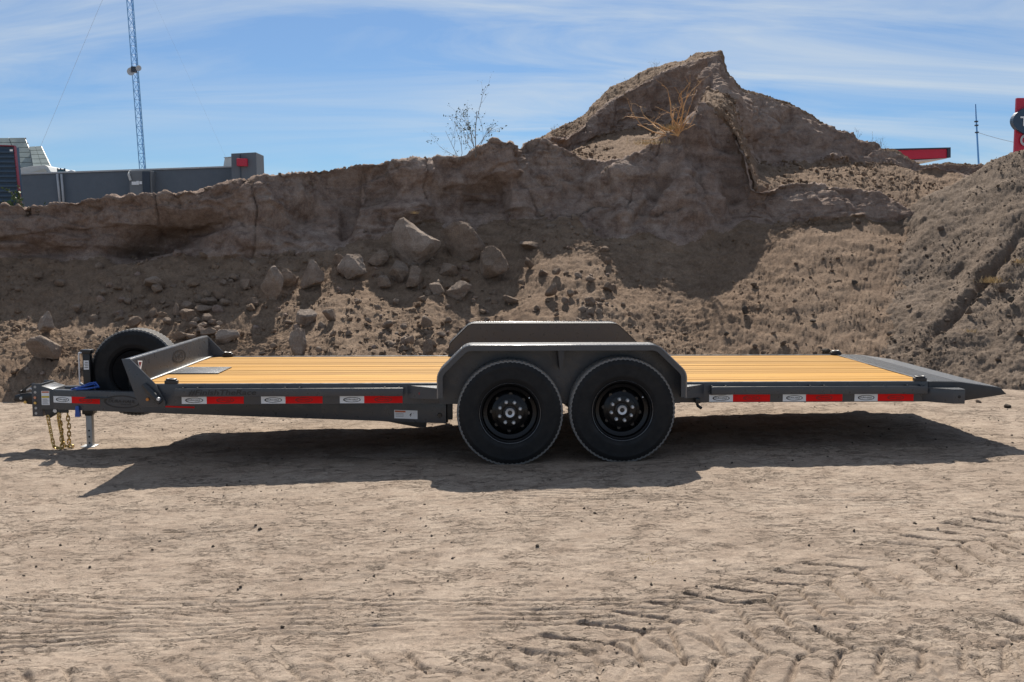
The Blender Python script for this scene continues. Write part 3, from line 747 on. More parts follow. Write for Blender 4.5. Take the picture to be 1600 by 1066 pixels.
for s in (-1, 1):
    yo = YC+s*1.295; yi = YC+s*1.058
    a, b = sorted((yo-s*0.006, yi)); l0, l1 = sorted((yo, yo-s*0.006))
    fd = pt('fender', strip(outl, inn, a, b), TREAD)
    pt('fender_lip', strip(outl, lipi, l0, l1), PAINT, fd)
    pt('glint_bead', tube([(x, yo-s*0.003, z) for x, z in inset(outl, 0.003)], 0.0065, 10), GLOSS, fd)  # glossy bead added along the lip to draw a bright edge line
    k = 56; bx_ = []                                     # raised tread bars along the top edge
    for i in range(k):
        x = tx0+0.03+(tx1-tx0-0.06)*i/(k-1); w_ = 0.010
        ya, yb = sorted((yo-s*0.002, yo-s*0.030)); bx_.append(box(x-w_/2, x+w_/2, ya, yb, FZT-0.001, FZT+0.0045, 0.0018))
    tb = pt('tread_bars', merge(*bx_), GLOSS, fd); tag(tb, kind='stuff')
    ip = [(fx0, 0.40), (fx0, FZS)]+[q for q in inset(outl, 0.004)[1:-1]]+[(fx1, FZS), (fx1, 0.40)]
    y0, y1 = sorted((yi, yi+s*0.010))
    pt('inner_panel', prism([(fx0+0.004, 0.40)]+inset(outl, 0.004)[1:-1]+[(fx1-0.004, 0.40)], y0-0.001 if s < 0 else y0, y1, 0), PAINT, fd)
    xm = X(876, 7.55); y0, y1 = sorted((yo-s*0.008, yi+s*0.011))
    pt('brace', hull8([(xm-0.010, y0, FZT-0.19) if s < 0 else (xm-0.010, y1, FZT-0.19), (xm+0.010, y0, FZT-0.19), (xm+0.010, y1, FZT-0.19), (xm-0.010, y1, FZT-0.19),
                       (xm-0.026, y0, FZT-0.009), (xm+0.026, y0, FZT-0.009), (xm+0.026, y1, FZT-0.009), (xm-0.026, y1, FZT-0.009)], 0), PAINT_D, fd, False)
    # steps in front of and behind the fender
    y_e = YN-0.002 if s < 0 else YF+0.002
    for (xa, xb) in ((X(636, 7.70), fx0-0.001), (X(1104, 7.65), fx1+0.001)):
        yt = y_e+s*0.13
        V = [(xa, y_e, 0.545), (xb, y_e, 0.545), (xb, yt, 0.537), (xa, y_e, 0.445), (xb, y_e, 0.445), (xb, yt, 0.455)]
        st_ = pt('step', ([*V], [[0, 1, 2], [3, 5, 4], [0, 2, 5, 3], [0, 3, 4, 1], [1, 4, 5, 2]]), PAINT)
        pt('step_tread', ([(x, y, z+0.003) for x, y, z in V[:3]]+[(x, y, z+0.0008) for x, y, z in V[:3]], [[0, 1, 2], [5, 4, 3], [0, 2, 5, 3], [0, 3, 4, 1], [1, 4, 5, 2]]), TREAD, st_)
    if s < 0:
        q = P(656, 615, YN-0.055); pt('marker_light', disc_y(q, 0.012, 0.03), simple('red_lens', (0.25, 0.01, 0.02), 0.25), None, True, 40)
        q = P(1090, 628, YN-0.05); pt('hook', merge(box(q[0]-.02, q[0]+.02, q[1]-.02, q[1]+.03, q[2]-.01, q[2]+.03, .004), tube([(q[0]-.01, q[1], q[2]+.01), (q[0]+.0, q[1]-.01, q[2]-.03), (q[0]+.03, q[1]-.01, q[2]-.05)], .012, 8)), BLACK)

# wheels
R_, W_ = 0.408, 0.205
def tyre_mesh():
    h = W_/2
    prof = [(0.215, -h*0.66), (0.232, -h*0.80), (0.236, -h*0.86), (0.248, -h*0.90), (0.262, -h*0.965), (0.268, -h*0.985), (0.276, -h*0.982), (0.320, -h*1.0), (0.352, -h*0.975), (0.357, -h*0.985), (0.363, -h*0.965),
            (0.382, -h*0.90), (0.394, -h*0.84), (R_-0.004, -h*0.74)]
    for g in (-0.44, 0.0, 0.44):
        prof += [(R_, h*g-0.034), (R_, h*g-0.007), (R_-0.009, h*g-0.005), (R_-0.009, h*g+0.005), (R_, h*g+0.007), (R_, h*g+0.034)]
    prof += [(r, -y) for r, y in prof[:14][::-1]]
    n = len(prof)
    def rf(i, s):
        r, y = prof[i]
        if r > 0.372 and abs(y) > h*0.66: return -0.006 if (s % 3 == 0) else 0.0
        return 0.0
    V, Fc = lathe_y(prof, 210, (0, 0, 0), rf)
    return V, Fc, prof
V, Fc, tprof = tyre_mesh()
tyre_me = mesh_np('tyre', V, [f[::-1] for f in Fc], [RUBBER, TREADR], True, 35)
_mi = np.array([1 if (tprof[i % len(tprof)][0] > 0.390) else 0 for i in range(len(V))])
tyre_me.polygons.foreach_set('material_index', np.array([1 if min(_mi[j] for j in f) else 0 for f in Fc], np.int32))
h = W_/2
rim_prof = [(0.220, -h*0.60), (0.230, -h*0.72), (0.2375, -h*0.86), (0.2335, -h*0.92), (0.2265, -h*0.87), (0.220, -h*0.66), (0.211, -h*0.45), (0.203, -h*0.38), (0.176, -h*0.30), (0.172, -h*0.05),
            (0.168, h*0.02), (0.160, -h*0.06), (0.150, -h*0.22), (0.135, -h*0.33), (0.118, -h*0.36), (0.110, -h*0.43), (0.104, -h*0.46), (0.060, -h*0.46), (0.054, -h*0.40), (0.001, -h*0.40)]
lip_me = mesh_np('rim_highlight', *lathe_y([(0.2345, -h*0.90), (0.2335, -h*0.925), (0.2315, -h*0.915)], 72), GLOSS, True, 60)  # thin pale ring added as the highlight line on the rim flange
rim_me = mesh_np('rim', *lathe_y(rim_prof, 72), RIM, True, 40)
MATTE = simple('matte_black', (0.006, 0.006, 0.007), 0.8, 0, 0.2)
back_me = mesh_np('hub_barrel', *lathe_y([(0.205, -h*0.60), (0.205, h*0.8), (0.2, h*0.85), (0.09, h*0.5), (0.001, h*0.5)], 40), MATTE, True, 40)
hub_me = mesh_np('hub_cap', *lathe_y([(0.001, -h*0.62), (0.017, -h*0.62), (0.0185, -h*0.66), (0.034, -h*0.74), (0.0375, -h*0.66), (0.039, -h*0.45), (0.048, -h*0.40)], 28), [STEEL, BLACK], True, 35)
hub_me.polygons.foreach_set('material_index', np.array([1 if (i % 6) < 2 or (i % 6) >= 4 else 0 for i in range(len(hub_me.polygons))], np.int32))
lug_me = mesh_np('lug_nut', *lathe_y([(0.001, -0.028), (0.008, -0.027), (0.012, -0.020), (0.0135, -0.002), (0.016, 0.002)], 8), STEEL, False)
hole_me = mesh_np('hand_hole', *lathe_y([(0.001, 0.0), (0.013, 0.0), (0.0155, -0.003), (0.0175, 0.001)], 14), BLACK, True, 40)
valve_me = mesh_np('valve_stem', *tube([(0, 0, 0), (0, -0.03, 0.004)], 0.005, 6), STEEL, True, 40)
def wheel(c, ang, flip=False, name='wheel', label=None, spare=False):
    e = empty(name, c, TR)
    if label: e['label'] = label
    ry = math.pi if flip else 0
    def put(n, me, off=(0, 0, 0), rot=None):
        off = np.array(off, float)
        if flip: off[:2] *= -1
        o = link(n, me, np.array(c)+off, e); o.rotation_euler = (0, rot or 0, ry) if not flip else (0, 0, ry); return o
    put('tyre', tyre_me); put('rim', rim_me); put('rim_highlight', lip_me); put('hub_barrel', back_me)
    if spare: return e
    put('hub_cap', hub_me)
    for k in range(8):
        a = ang+k*math.pi/4
        put('lug_nut', lug_me, (0.084*math.cos(a), -h*0.46, 0.084*math.sin(a)))
        a += math.pi/8
        put('hand_hole', hole_me, (0.141*math.cos(a), -h*0.30-0.001, 0.141*math.sin(a)))
    put('valve_stem', valve_me, (0.185*math.cos(ang+.3), -h*0.40, 0.185*math.sin(ang+.3)))
    return e
wy = 7.513+W_/2; wyf = 2*YC-wy
for i, px in enumerate((797, 973)):
    x = X(px, 7.52, 640); zc = R_-0.008+float(ground_z(np.array([x]), np.array([wy]), False)[0])
    wheel((x, wy, zc), 0.35 if i == 0 else 0.25)
    wheel((x, wyf, zc), 0.1, True)
    pt('axle', tube([(x, wy+0.08, zc), (x, wyf-0.08, zc)], 0.038, 12), PAINT_D, None, True, 40)
    for s in (-1, 1):
        ysp = YC+s*0.93
        pt('leaf_spring', tube([(x-0.33, ysp, 0.39), (x-0.2, ysp, 0.345), (x, ysp, zc-0.05), (x+0.2, ysp, 0.345), (x+0.33, ysp, 0.39)], [0.014, .02, .03, .02, .014], 6), PAINT_D)
        pt('spring_hanger', box(x-0.36, x-0.30, ysp-0.03, ysp+0.03, 0.36, 0.404, 0), PAINT_D)

# tongue: two rails converging on the coupler
RZ0, RZ1 = 0.225, 0.398
tf = np.array([X(82, 8.66), 8.655]); tr = np.array([X(697, 7.85, 650), 7.85])
dv = (tr-tf)/np.linalg.norm(tr-tf); nv = np.array([dv[1], -dv[0]])    # outward (-Y side)
if nv[1] > 0: nv = -nv
TN = np.array([nv[0], nv[1], 0.0])
for s in (-1, 1):
    def m(p): return (p[0], p[1] if s < 0 else 2*YC-p[1])
    a, b = tf, tr; th = 0.07
    a2, b2 = a-nv*th, b-nv*th
    pts = [m(a), m(b), m(b2), m(a2)]
    if s > 0: pts = pts[::-1]
    rl = pt('tongue_rail', hull8([(p[0], p[1], RZ0) for p in pts]+[(p[0], p[1], RZ1) for p in pts], 0.006), PAINT)
frT = Frame((tf[0], tf[1], 0), (dv[0], dv[1], 0), TN)
def uT(px, py=630):
    q = PP(px, py, np.array([tf[0], tf[1], 0]), TN); return float((q[:2]-tf)@dv), float(q[2])
# pivot bolt, rear cross tube, lower gusset
u, v = uT(687, 649); q = frT.pt(u, v, 0.0); pt('pivot_bolt', disc_y((q[0], q[1]-0.016, q[2]), 0.019, 0.03, 16), BLACK, None, True, 40)
pt('pivot_tube', tube([(tr[0]-0.1, tr[1]+0.07, 0.30), (tr[0]-0.1, 2*YC-tr[1]-0.07, 0.30)], 0.045, 14), PAINT_D, None, True, 40)
pt('pivot_bracket', box(tr[0]+0.004, tr[0]+0.05, tr[1]+0.03, tr[1]+0.12, 0.25, 0.404, 0.002), PAINT_D)
pt('lower_gusset', prism([(tr[0]-0.55, 0.228), (tr[0]-0.16, 0.228), (tr[0]-0.17, 0.165), (tr[0]-0.24, 0.165)], 8.02, 8.05, 0.002), PAINT_D)
pt('tilt_cylinder', merge(tube([(tr[0]-0.9, YC, 0.30), (tr[0]-0.3, YC, 0.33)], 0.045, 12), tube([(tr[0]-0.3, YC, 0.33), (tr[0]+0.3, YC, 0.40)], 0.02, 10), box(tr[0]-1.0, tr[0]-0.88, 8.45, 9.14, 0.26, 0.34, 0.004)), PAINT_D, None, True, 40)
# front box, drawn to the coupler channel
xc0, xc1 = X(57, 8.72), X(78, 8.70)
pt('tongue_head', hull8([(xc1-0.06, 8.66, RZ0), (tf[0]+0.06, 8.66, RZ0), (tf[0]+0.06, 8.93, RZ0), (xc1-0.06, 8.93, RZ0), (xc1-0.06, 8.66, 0.432), (tf[0]+0.0, 8.66, RZ1+0.004), (tf[0]+0.0, 8.93, RZ1+0.004), (xc1-0.06, 8.93, 0.432)], 0.004), PAINT)
xa = xc0-0.02
zc0, zc1 = Z(650, 8.7, 60), Z(599, 8.7, 60)
cch = pt('coupler_channel', merge(box(xa+0.075, xa+0.087, 8.665, 8.925, zc0, zc1, 0.002), box(xa, xa+0.075, 8.665, 8.677, zc0, zc1, 0.002), box(xa, xa+0.075, 8.913, 8.925, zc0, zc1, 0.002)), PAINT)
for k in range(6):
    zz = zc0+0.028+k*(zc1-zc0-0.056)/5
    pt('bolt' if k in (2, 3) else 'bolt_hole', disc_y((xa+0.03, 8.665-(0.012 if k in (2, 3) else 0.0015), zz), 0.0125, 0.012, 10), simple('bolt_copper', (0.6, 0.30, 0.2), 0.4, 0.5) if k == 3 else (GOLD if k == 2 else GALV), cch)
xt = X(21, 8.75); zt = Z(628, 8.75, 30); 
cp = pt('coupler', merge(prism([(xt, zt+0.02), (xt+0.01, zt), (xt+0.09, zt), (xt+0.12, zt-0.02), (xa+0.05, zt-0.03), (xa+0.05, zt+0.075), (xt+0.13, zt+0.075), (xt+0.06, zt+0.065), (xt+0.015, zt+0.06)], 8.735, 8.855, 0.008)), BLACK)
pt('latch_lever', merge(prism([(xt+0.03, zt+0.075), (xt+0.10, zt+0.13), (xt+0.155, zt+0.165), (xt+0.16, zt+0.155), (xt+0.10, zt+0.11), (xt+0.09, zt+0.075)], 8.77, 8.82, 0.003), tube([(xt+0.05, 8.76, zt+0.085), (xt+0.05, 8.83, zt+0.085)], 0.014, 8)), BLACK, cp)
pt('latch_pin', tube([(xt+0.11, 8.76, zt+0.10), (xt+0.14, 8.755, zt+0.12), (xt+0.19, 8.75, zt+0.085), (xa+0.0, 8.75, zt+0.078)], 0.008, 6), STEEL, cp, True, 40)
for (dx_, dz_, mt) in ((0.07, 0.035, GALV), (0.105, 0.0, GOLD)): pt('bolt', disc_y((xt+dx_, 8.722, zt+dz_), 0.014, 0.016, 10), mt, cp)
# chain hook plate
q0 = X(70, 8.7, 640)
pt('chain_plate', merge(prism([(q0, RZ0+0.002), (q0+0.17, RZ0+0.002), (q0+0.13, RZ0-0.035), (q0+0.10, RZ0-0.05), (q0+0.05, RZ0-0.08), (q0+0.02, RZ0-0.075)], 8.68, 8.70, 0.002), box(q0+0.13, q0+0.22, 8.655, 8.67, RZ0-0.03, RZ0+0.001, 0.002)), PAINT_D)
pt('shackle_bolt', disc_y((q0+0.105, 8.655, RZ0-0.012), 0.018, 0.03, 10), STEEL)
# safety chains
def chain(path, r=0.0052, pitch=0.034):
    path = np.array(path, float); s = np.concatenate([[0], np.cumsum(np.linalg.norm(np.diff(path, axis=0), axis=1))])
    n = int(s[-1]/pitch); out_ = []
    for i in range(n):
        s0 = (i+0.5)*pitch; c = np.array([np.interp(s0, s, path[:, k]) for k in range(3)])
        t = np.array([np.interp(s0+.01, s, path[:, k])-np.interp(s0-.01, s, path[:, k]) for k in range(3)]); t /= np.linalg.norm(t)
        a = np.cross(t, [0, 1, 0.001]); a /= np.linalg.norm(a); b = np.cross(t, a)
        ph = 0.35+random.uniform(-.25, .25)+(i % 2)*math.pi/2; a, b = a*math.cos(ph)+b*math.sin(ph), 0
        loop = []
        for k in range(14):
            an = 2*math.pi*k/14; loop.append(c+t*(0.0125*np.sign(math.cos(an))*(abs(math.cos(an)) > 0.2)+0.0125*math.cos(an))+a*0.0125*math.sin(an))
        out_.append(tube(loop, r, 6, closed=True))
    return merge(*out_)
gz0 = float(ground_z(np.array([-3.75]), np.array([8.6]))[0])
def hang(p0, p1, zl, n=26):
    p0, p1 = np.array(p0), np.array(p1); o = []
    for i in range(n+1):
        t = i/n; q = p0*(1-t)+p1*t; top = q[2]
        q[2] = top-(top-zl)*(1-abs(2*t-1)**4)**1.0 if True else 0
        o.append(q)
    return o
for (pa, pb, yy) in ((75, 92, 8.64), (91, 104, 8.70)):
    xa_, xb_ = X(pa, yy, 660), X(pb, yy, 660)
    zl = gz0+0.012
    path = [(xa_, yy, RZ0-0.055 if pa == 75 else RZ0-0.03), (xa_+0.01, yy, 0.10), (xa_+0.03, yy-0.01, 0.0), (xa_+0.05, yy-0.02, zl+0.012), (xa_+0.085, yy-0.03, zl), (xa_+0.12, yy-0.02, zl), (xb_+0.015, yy, zl+0.03), (xb_+0.02, yy, 0.06), (xb_+0.01, yy, RZ0-0.02)]
    if pa == 75: path[-1] = (xb_, yy, RZ0-0.01)
    pt('safety_chain', chain(path), GOLD, None, True, 60)
# jack
xj = X(139, YC, 620)
zjf = float(ground_z(np.array([xj+.02]), np.array([YC]))[0])
zt_j = Z(546, YC, 140)
jk = pt('jack', merge(box(xj-0.032, xj+0.032, YC-0.032, YC+0.032, 0.15, zt_j-0.03, 0.005), box(xj-0.045, xj+0.045, YC-0.045, YC+0.045, zt_j-0.035, zt_j, 0.006)), BLACK)
pt('jack_collar', box(xj-0.048, xj+0.048, YC-0.048, YC+0.048, 0.165, 0.235, 0.006), BLACK, jk)
lg = pt('jack_leg', merge(box(xj-0.026, xj+0.026, YC-0.026, YC+0.026, zjf+0.006, 0.168, 0.004), box(xj-0.07, xj+0.05, YC-0.06, YC+0.06, zjf-0.012, zjf+0.008, 0.003)), GALV, jk)
for k in range(3): pt('pin_hole', disc_y((xj, YC-0.0275, zjf+0.035+k*0.055), 0.009, 0.01, 10), BLACK, lg)
pt('jack_handle', merge(tube([(xj-0.055, YC-0.05, 0.44), (xj-0.055, YC-0.05, zt_j-0.03)], 0.007, 8), tube([(xj-0.055, YC-0.05, zt_j-0.03), (xj-0.02, YC-0.03, zt_j-0.02)], 0.009, 8), tube([(xj-0.055, YC-0.05, 0.44), (xj-0.03, YC-0.03, 0.42)], 0.012, 8)), STEEL, jk, True, 40)
frJ = Frame((xj, YC-0.032, 0), (1, 0, 0), (0, -1, 0))
lb = pt('jack_label', quad(frJ, -0.022, 0.022, 0.56, 0.64), WHITE, jk)
for k in range(4): pt('label_print', quad(frJ, -0.016+.004*(k % 2), 0.016, 0.574+k*0.016, 0.580+k*0.016, 0.0028), INK, jk)
pt('jack_mount', merge(box(xj-0.11, xj+0.11, 8.645, 8.945, 0.30, 0.345, 0.004)), PAINT)
# blue brake cable
zz = RZ1
pt('brake_cable', merge(tube([(xj-0.07, 8.60, zz+.010), (xj-0.02, 8.68, zz+0.02), (xj+0.04, 8.72, zz+0.045), (xj+0.10, 8.70, zz+0.055), (xj+0.15, 8.64, zz+0.025), (xj+0.06, 8.61, zz+0.014), (xj-0.03, 8.60, zz+0.010)], 0.009, 8),
    tube([(xj-0.04, 8.62, zz+.01), (xj+0.03, 8.66, zz+.03), (xj+0.09, 8.68, zz+.045), (xj+0.13, 8.70, zz+.01)], 0.008, 8)), BLUE)
q = P(122, 645, 8.6); pt('cable_plug', hull8([(q[0]-.022, 8.58, q[2]-.035), (q[0]+.022, 8.58, q[2]-.035), (q[0]+.02, 8.62, q[2]-.035), (q[0]-.02, 8.62, q[2]-.035), (q[0]-.014, 8.58, q[2]+.06), (q[0]+.014, 8.58, q[2]+.06), (q[0]+.014, 8.62, q[2]+.06), (q[0]-.014, 8.62, q[2]+.06)], .004), BLUE)
# tongue tray and winch plate between the rails
pt('tongue_tray', box(X(150, YC), XF-0.02, 8.52, 9.07, 0.335, 0.345, 0.002), PAINT_D)
# spare wheel
sp_x, sp_z = -3.095, Z(583, 8.8, 216)
wheel((sp_x, YC+0.12, sp_z), 0.2, True, 'spare_wheel', 'upright spare wheel behind the jack', True).scale = (0.945, 1, 0.945)
pt('spare_mount', merge(box(sp_x-0.03, sp_x+0.03, YC-0.03, YC+0.02, 0.34, sp_z+0.04, 0.003), tube([(sp_x, YC-0.01, sp_z), (sp_x, YC+0.12, sp_z)], 0.03, 10)), BLACK)

# bulkhead
BT = 0.762
bh = pt('bulkhead', prism([(-2.785, BT), (-2.735, BT+0.004), (-2.725, BT-0.006), (-2.690, DZ+0.002), (-2.700, DZ+0.002), (-2.738, BT-0.014), (-2.785, BT-0.014)], YN-0.01, YF+0.01, 0.002), PAINT)
gp = [(-2.80, BT), (-2.735, BT+0.003), (-2.545, 0.565), (-2.475, 0.43), (-2.475, 0.392), (-2.665, 0.392), (-2.70, 0.46)]
for s in (-1, 1):
    y0, y1 = (YN-0.024, YN-0.0105) if s < 0 else (YF+0.0105, YF+0.024)
    pt('gusset', prism(gp, y0, y1, 0.002), PAINT, bh)
pt('seam_strip', box(-2.69, -2.665, YN+0.05, YF-0.05, DZ+0.001, DZ+0.012, 0.002), GALV, bh)
# latch bar on the near gusset
a_, b_ = P(224, 601, 7.69), P(251, 629, 7.67)
lt = pt('latch_bar', tube([a_, a_*.7+b_*.3, b_], [0.020, 0.024, 0.024], 12), PAINT_D, None, True, 40)
q = P(247, 624, 7.64); pt('latch_bolt', disc_y((q[0], q[1], q[2]), 0.014, 0.03, 10), STEEL, lt)
q = P(230, 624.5, 7.70); pt('marker_light', disc_y((q[0], q[1], q[2]), 0.013, 0.022, 14), AMBER, None, True, 40)
# bulkhead emblem: on the face that looks towards the deck
fb = np.array([-2.690+2.725, 0, DZ+0.002-(BT-0.006)]); fb /= np.linalg.norm(fb)
def bpt(y, t, off):       # y across, t from top to deck
    p0 = np.array([-2.725, 0, BT-0.006]); p1 = np.array([-2.690, 0, DZ+0.002]); q = p0*(1-t)+p1*t
    nrm = np.array([-fb[2], 0, fb[0]]); q = q+nrm*off; q[1] = y; return tuple(q)
V = []; Fc = []; n = 40; yc = 8.86
for i in range(n):
    t = 2*math.pi*i/n
    V += [bpt(yc+0.19*math.cos(t), 0.47-0.29*math.sin(t), 0.0028), bpt(yc+0.155*math.cos(t)+0.01, 0.47-0.235*math.sin(t), 0.0028)]
for i in range(n): j = (i+1) % n; Fc.append([2*i, 2*i+1, 2*j+1, 2*j])
class BF:
    def pt(s, u, v, off=0.0): return np.array(bpt(yc-u, 0.47-v/0.2, off))
tv, tfc = text(BF(), 'DH', -0.10, -0.025, 0.20, 0.05, 0.0028)
pt('emblem', merge((V, Fc), (tv, tfc)), INK, bh)
V = [bpt(YN+0.10, .10, .003), bpt(YN+0.20, .16, .003), bpt(YN+0.10, .62, .003)]; pt('warning_sticker', (V, [[0, 1, 2]]), WHITE, bh)
V = [bpt(YN+0.112, .16, .0042), bpt(YN+0.175, .20, .0042), bpt(YN+0.112, .40, .0042)]; pt('sticker_print', (V, [[0, 1, 2]]), DRED, bh)
# steel plate on the deck
c4 = [PZ(px, py, DZ+0.006) for px, py in ((283, 583.5), (342, 583.5), (361, 573.5), (303, 573.5))]
yy0, yy1 = c4[0][1], c4[2][1]; xx0, xx1 = XF+0.01, (c4[1][0]+c4[2][0])/2
pt('deck_plate', box(xx0, xx1, yy0, yy1, DZ+0.0015, DZ+0.008, 0.001), TREAD)
# D-rings
def dring(x, y, z, turn=0):
    V1 = box(x-0.05, x+0.05, y-0.022, y+0.022, z, z+0.028, 0.006)
    V2 = tube([(x+0.035*math.cos(t), y+0.03*math.sin(t), z+0.034) for t in np.linspace(0, 2*math.pi, 18)[:-1]], 0.008, 8, closed=True)
    pt('tie_down_ring', merge(V1, V2), PAINT_D, None, True, 40)
for px in (268, 1437): dring(X(px, YN+.02), YN+0.022, DZ+0.004)
for px in (357, 1304): dring(X(px, YF, 558), YF-0.022, DZ+0.004)

# rear approach plate
xtip = X(1573, YN, 614); ztip = Z(616, YN, 1573)
sp_ = [(XR-0.008, DZ+0.003), (X(1500, YN), DZ-0.004), (X(1564, YN), Z(606.5, YN, 1560)), (xtip, ztip), (X(1500, YN), Z(627.5, YN, 1500)), (XR-0.008, 0.402)]
rp = pt('approach_ramp', prism(sp_, YN, YF, 0.003), PAINT_D)
ta = []
for k in range(26):
    t0 = (k+0.5)/26; x = XR+0.03+t0*(X(1564, YN)-XR-0.04)
    zt_ = np.interp(x, [q[0] for q in sp_[:3]], [q[1] for q in sp_[:3]])
    ta.append(box(x-0.006, x+0.006, YN+0.01, YF-0.01, zt_-0.002, zt_+0.004, 0))
pt('ramp_cleats', merge(*ta), TREAD, rp)['kind'] = 'stuff'
pts_top = [(q[0], q[1]+0.0015) for q in sp_[:3]]+[(q[0], q[1]-0.001) for q in sp_[:3]][::-1]
pt('ramp_tread', prism(pts_top, YN+0.006, YF-0.006, 0), TREAD, rp)
# tail light box
for s in (-1, 1):
    yb0, yb1 = (YN-0.14, YN-0.0015) if s < 0 else (YF+0.0015, YF+0.14)
    ye = yb0 if s < 0 else yb1; yn_ = yb1 if s < 0 else yb0
    x0, x1, x2 = X(1442, YN), X(1489, 7.62), X(1503, 7.66)
    poly = [(x0, yn_), (x1, ye), (x2, ye), (x2, yn_)]
    if s > 0: poly = poly[::-1]
    lb_ = pt('light_box', hull8([(x, y, 0.405) for x, y in poly]+[(x, y, 0.512) for x, y in poly], 0.003), PAINT)
    pt('box_tread', hull8([(x, y, 0.513) for x, y in poly]+[(x, y, 0.518) for x, y in poly], 0), TREAD, lb_)
    if s < 0: pt('bolt_hole', disc_y(((x1+x2)/2, ye-0.0015, 0.46), 0.013, 0.004, 12), INK, lb_)

# reflective tape with the maker's oval
def logo(fr, u0, u1, v0, v1, ink, parent, off=0.0028):
    cu, cv = (u0+u1)/2, (v0+v1)/2; W, H = (u1-u0), (v1-v0)
    pt('logo_print', merge(ring(fr, cu, cv, W*0.36, H*0.36, 0.86, 0.03, off), text(fr, 'DURA-HAUL', cu-W*0.27, cv-H*0.08, W*0.52, H*0.22, off, 0.25, 0.01), text(fr, 'TRAILERS', cu+W*0.02, cv-H*0.22, W*0.2, H*0.09, off)), ink, parent)
frS = Frame((0, YN, 0), (1, 0, 0), (0, -1, 0))
TZ = (0.408, 0.464)
for (a, b, c, py0, py1) in ((284, 323, 381, 622.5, 634.5), (408, 446, 504, 622, 634), (531, 569, 629, 621, 633), (1108, 1145, 1203, 618, 630), (1223, 1259, 1316, 618, 630), (1335, 1371, 1427, 618, 630)):
    ua, ub, uc = X(a, YN, 626), X(b, YN, 626), X(c, YN, 626)
    v1, v0 = TZ[1], TZ[0]
    wt = pt('white_tape', quad(frS, ua, ub, v0, v1), WHITE); logo(frS, ua, ub, v0, v1, INK, wt)
    rt = pt('red_tape', quad(frS, ub, uc, v0, v1), RED); um = (ub+uc)/2; wl = (ub-ua); logo(frS, um-wl*.5, um+wl*.5, v0, v1, DRED, rt)
ua, vt = uT(83.5, 619); ub, _ = uT(112, 625); uc, _ = uT(156, 625); _, vb = uT(84, 629)
wt = pt('white_tape', quad(frT, ua, ub, vb, vt), WHITE); logo(frT, ua, ub, vb, vt, INK, wt)
rt = pt('red_tape', quad(frT, ub, uc, vb, vt), RED); um = (ub+uc)/2; wl = ub-ua; logo(frT, um-wl*.5, um+wl*.5, vb, vt, DRED, rt)
ua, vt = uT(258, 634); ub, vb = uT(304, 638); pt('red_tape', quad(frT, ua, ub, vb, vt), RED)
# maker's oval on the tongue
ua, vt = uT(162, 617); ub, _ = uT(219, 628); _, vb = uT(163, 637)
OV = simple('oval_print', (0.022, 0.022, 0.023), 0.45)
pt('logo_print', merge(ring(frT, (ua+ub)/2, (vt+vb)/2, (ub-ua)/2, (vt-vb)/2, 0.88, 0.02, 0.0028), text(frT, 'DURA-HAUL', ua+(ub-ua)*.13, vb+(vt-vb)*.42, (ub-ua)*.74, (vt-vb)*.24, 0.0028, 0.15, 0.012), text(frT, 'TRAILERS', ua+(ub-ua)*.45, vb+(vt-vb)*.25, (ub-ua)*.3, (vt-vb)*.1, 0.0028)), OV)
frR = Frame((0, YN-0.0525, 0), (1, 0, 0), (0, -1, 0))
pt('lettering', text(frR, '#FinishTheRace', X(294, 7.69), 0.479, X(400, 7.69)-X(294, 7.69), 0.046, 0.002, 0.2, 0.012), OV)
# warning labels
frH = Frame((0, 8.66, 0), (1, 0, 0), (0, -1, 0))
ua, ub = X(64, 8.66), X(76.5, 8.66); vb, vt = Z(633, 8.66, 70), Z(611, 8.66, 70)
wl_ = pt('warning_label', quad(frH, ua, ub, vb, vt), WHITE)
pt('label_print', quad(frH, ua+.004, ub-.004, vt-.016, vt-.004, .0028), ORANGE, wl_)
pt('label_print', quad(frH, ua+.002, ub-.002, vt-.060, vt-.044, .0028), YELLOW, wl_)
for k in range(6): pt('label_print', quad(frH, ua+.007, ub-.008-(k % 3)*.006, vb+.008+k*.0085, vb+.0115+k*.0085, .0028), GREYP, wl_)
ua, vt = uT(616, 640.5); ub, vb = uT(652.5, 655)
wl_ = pt('warning_label', quad(frT, ua, ub, vb, vt), WHITE)
pt('label_print', quad(frT, ua+.006, ua+.095, vt-.018, vt-.005, .0028), ORANGE, wl_)
for k in range(3): pt('label_print', quad(frT, ua+.012, ua+.078+(k % 2)*.004, vt-.030-k*.011, vt-.027-k*.011, .0028), GREYP, wl_)
pt('label_print', text(frT, '4', ua+.128, vb+.018, .018, .032, .0028, 0.3, 0.012), INK, wl_)
pt('label_print', quad(frT, ua+.155, ua+.166, vb+.045, vb+.047, .0028), GREYP, wl_)

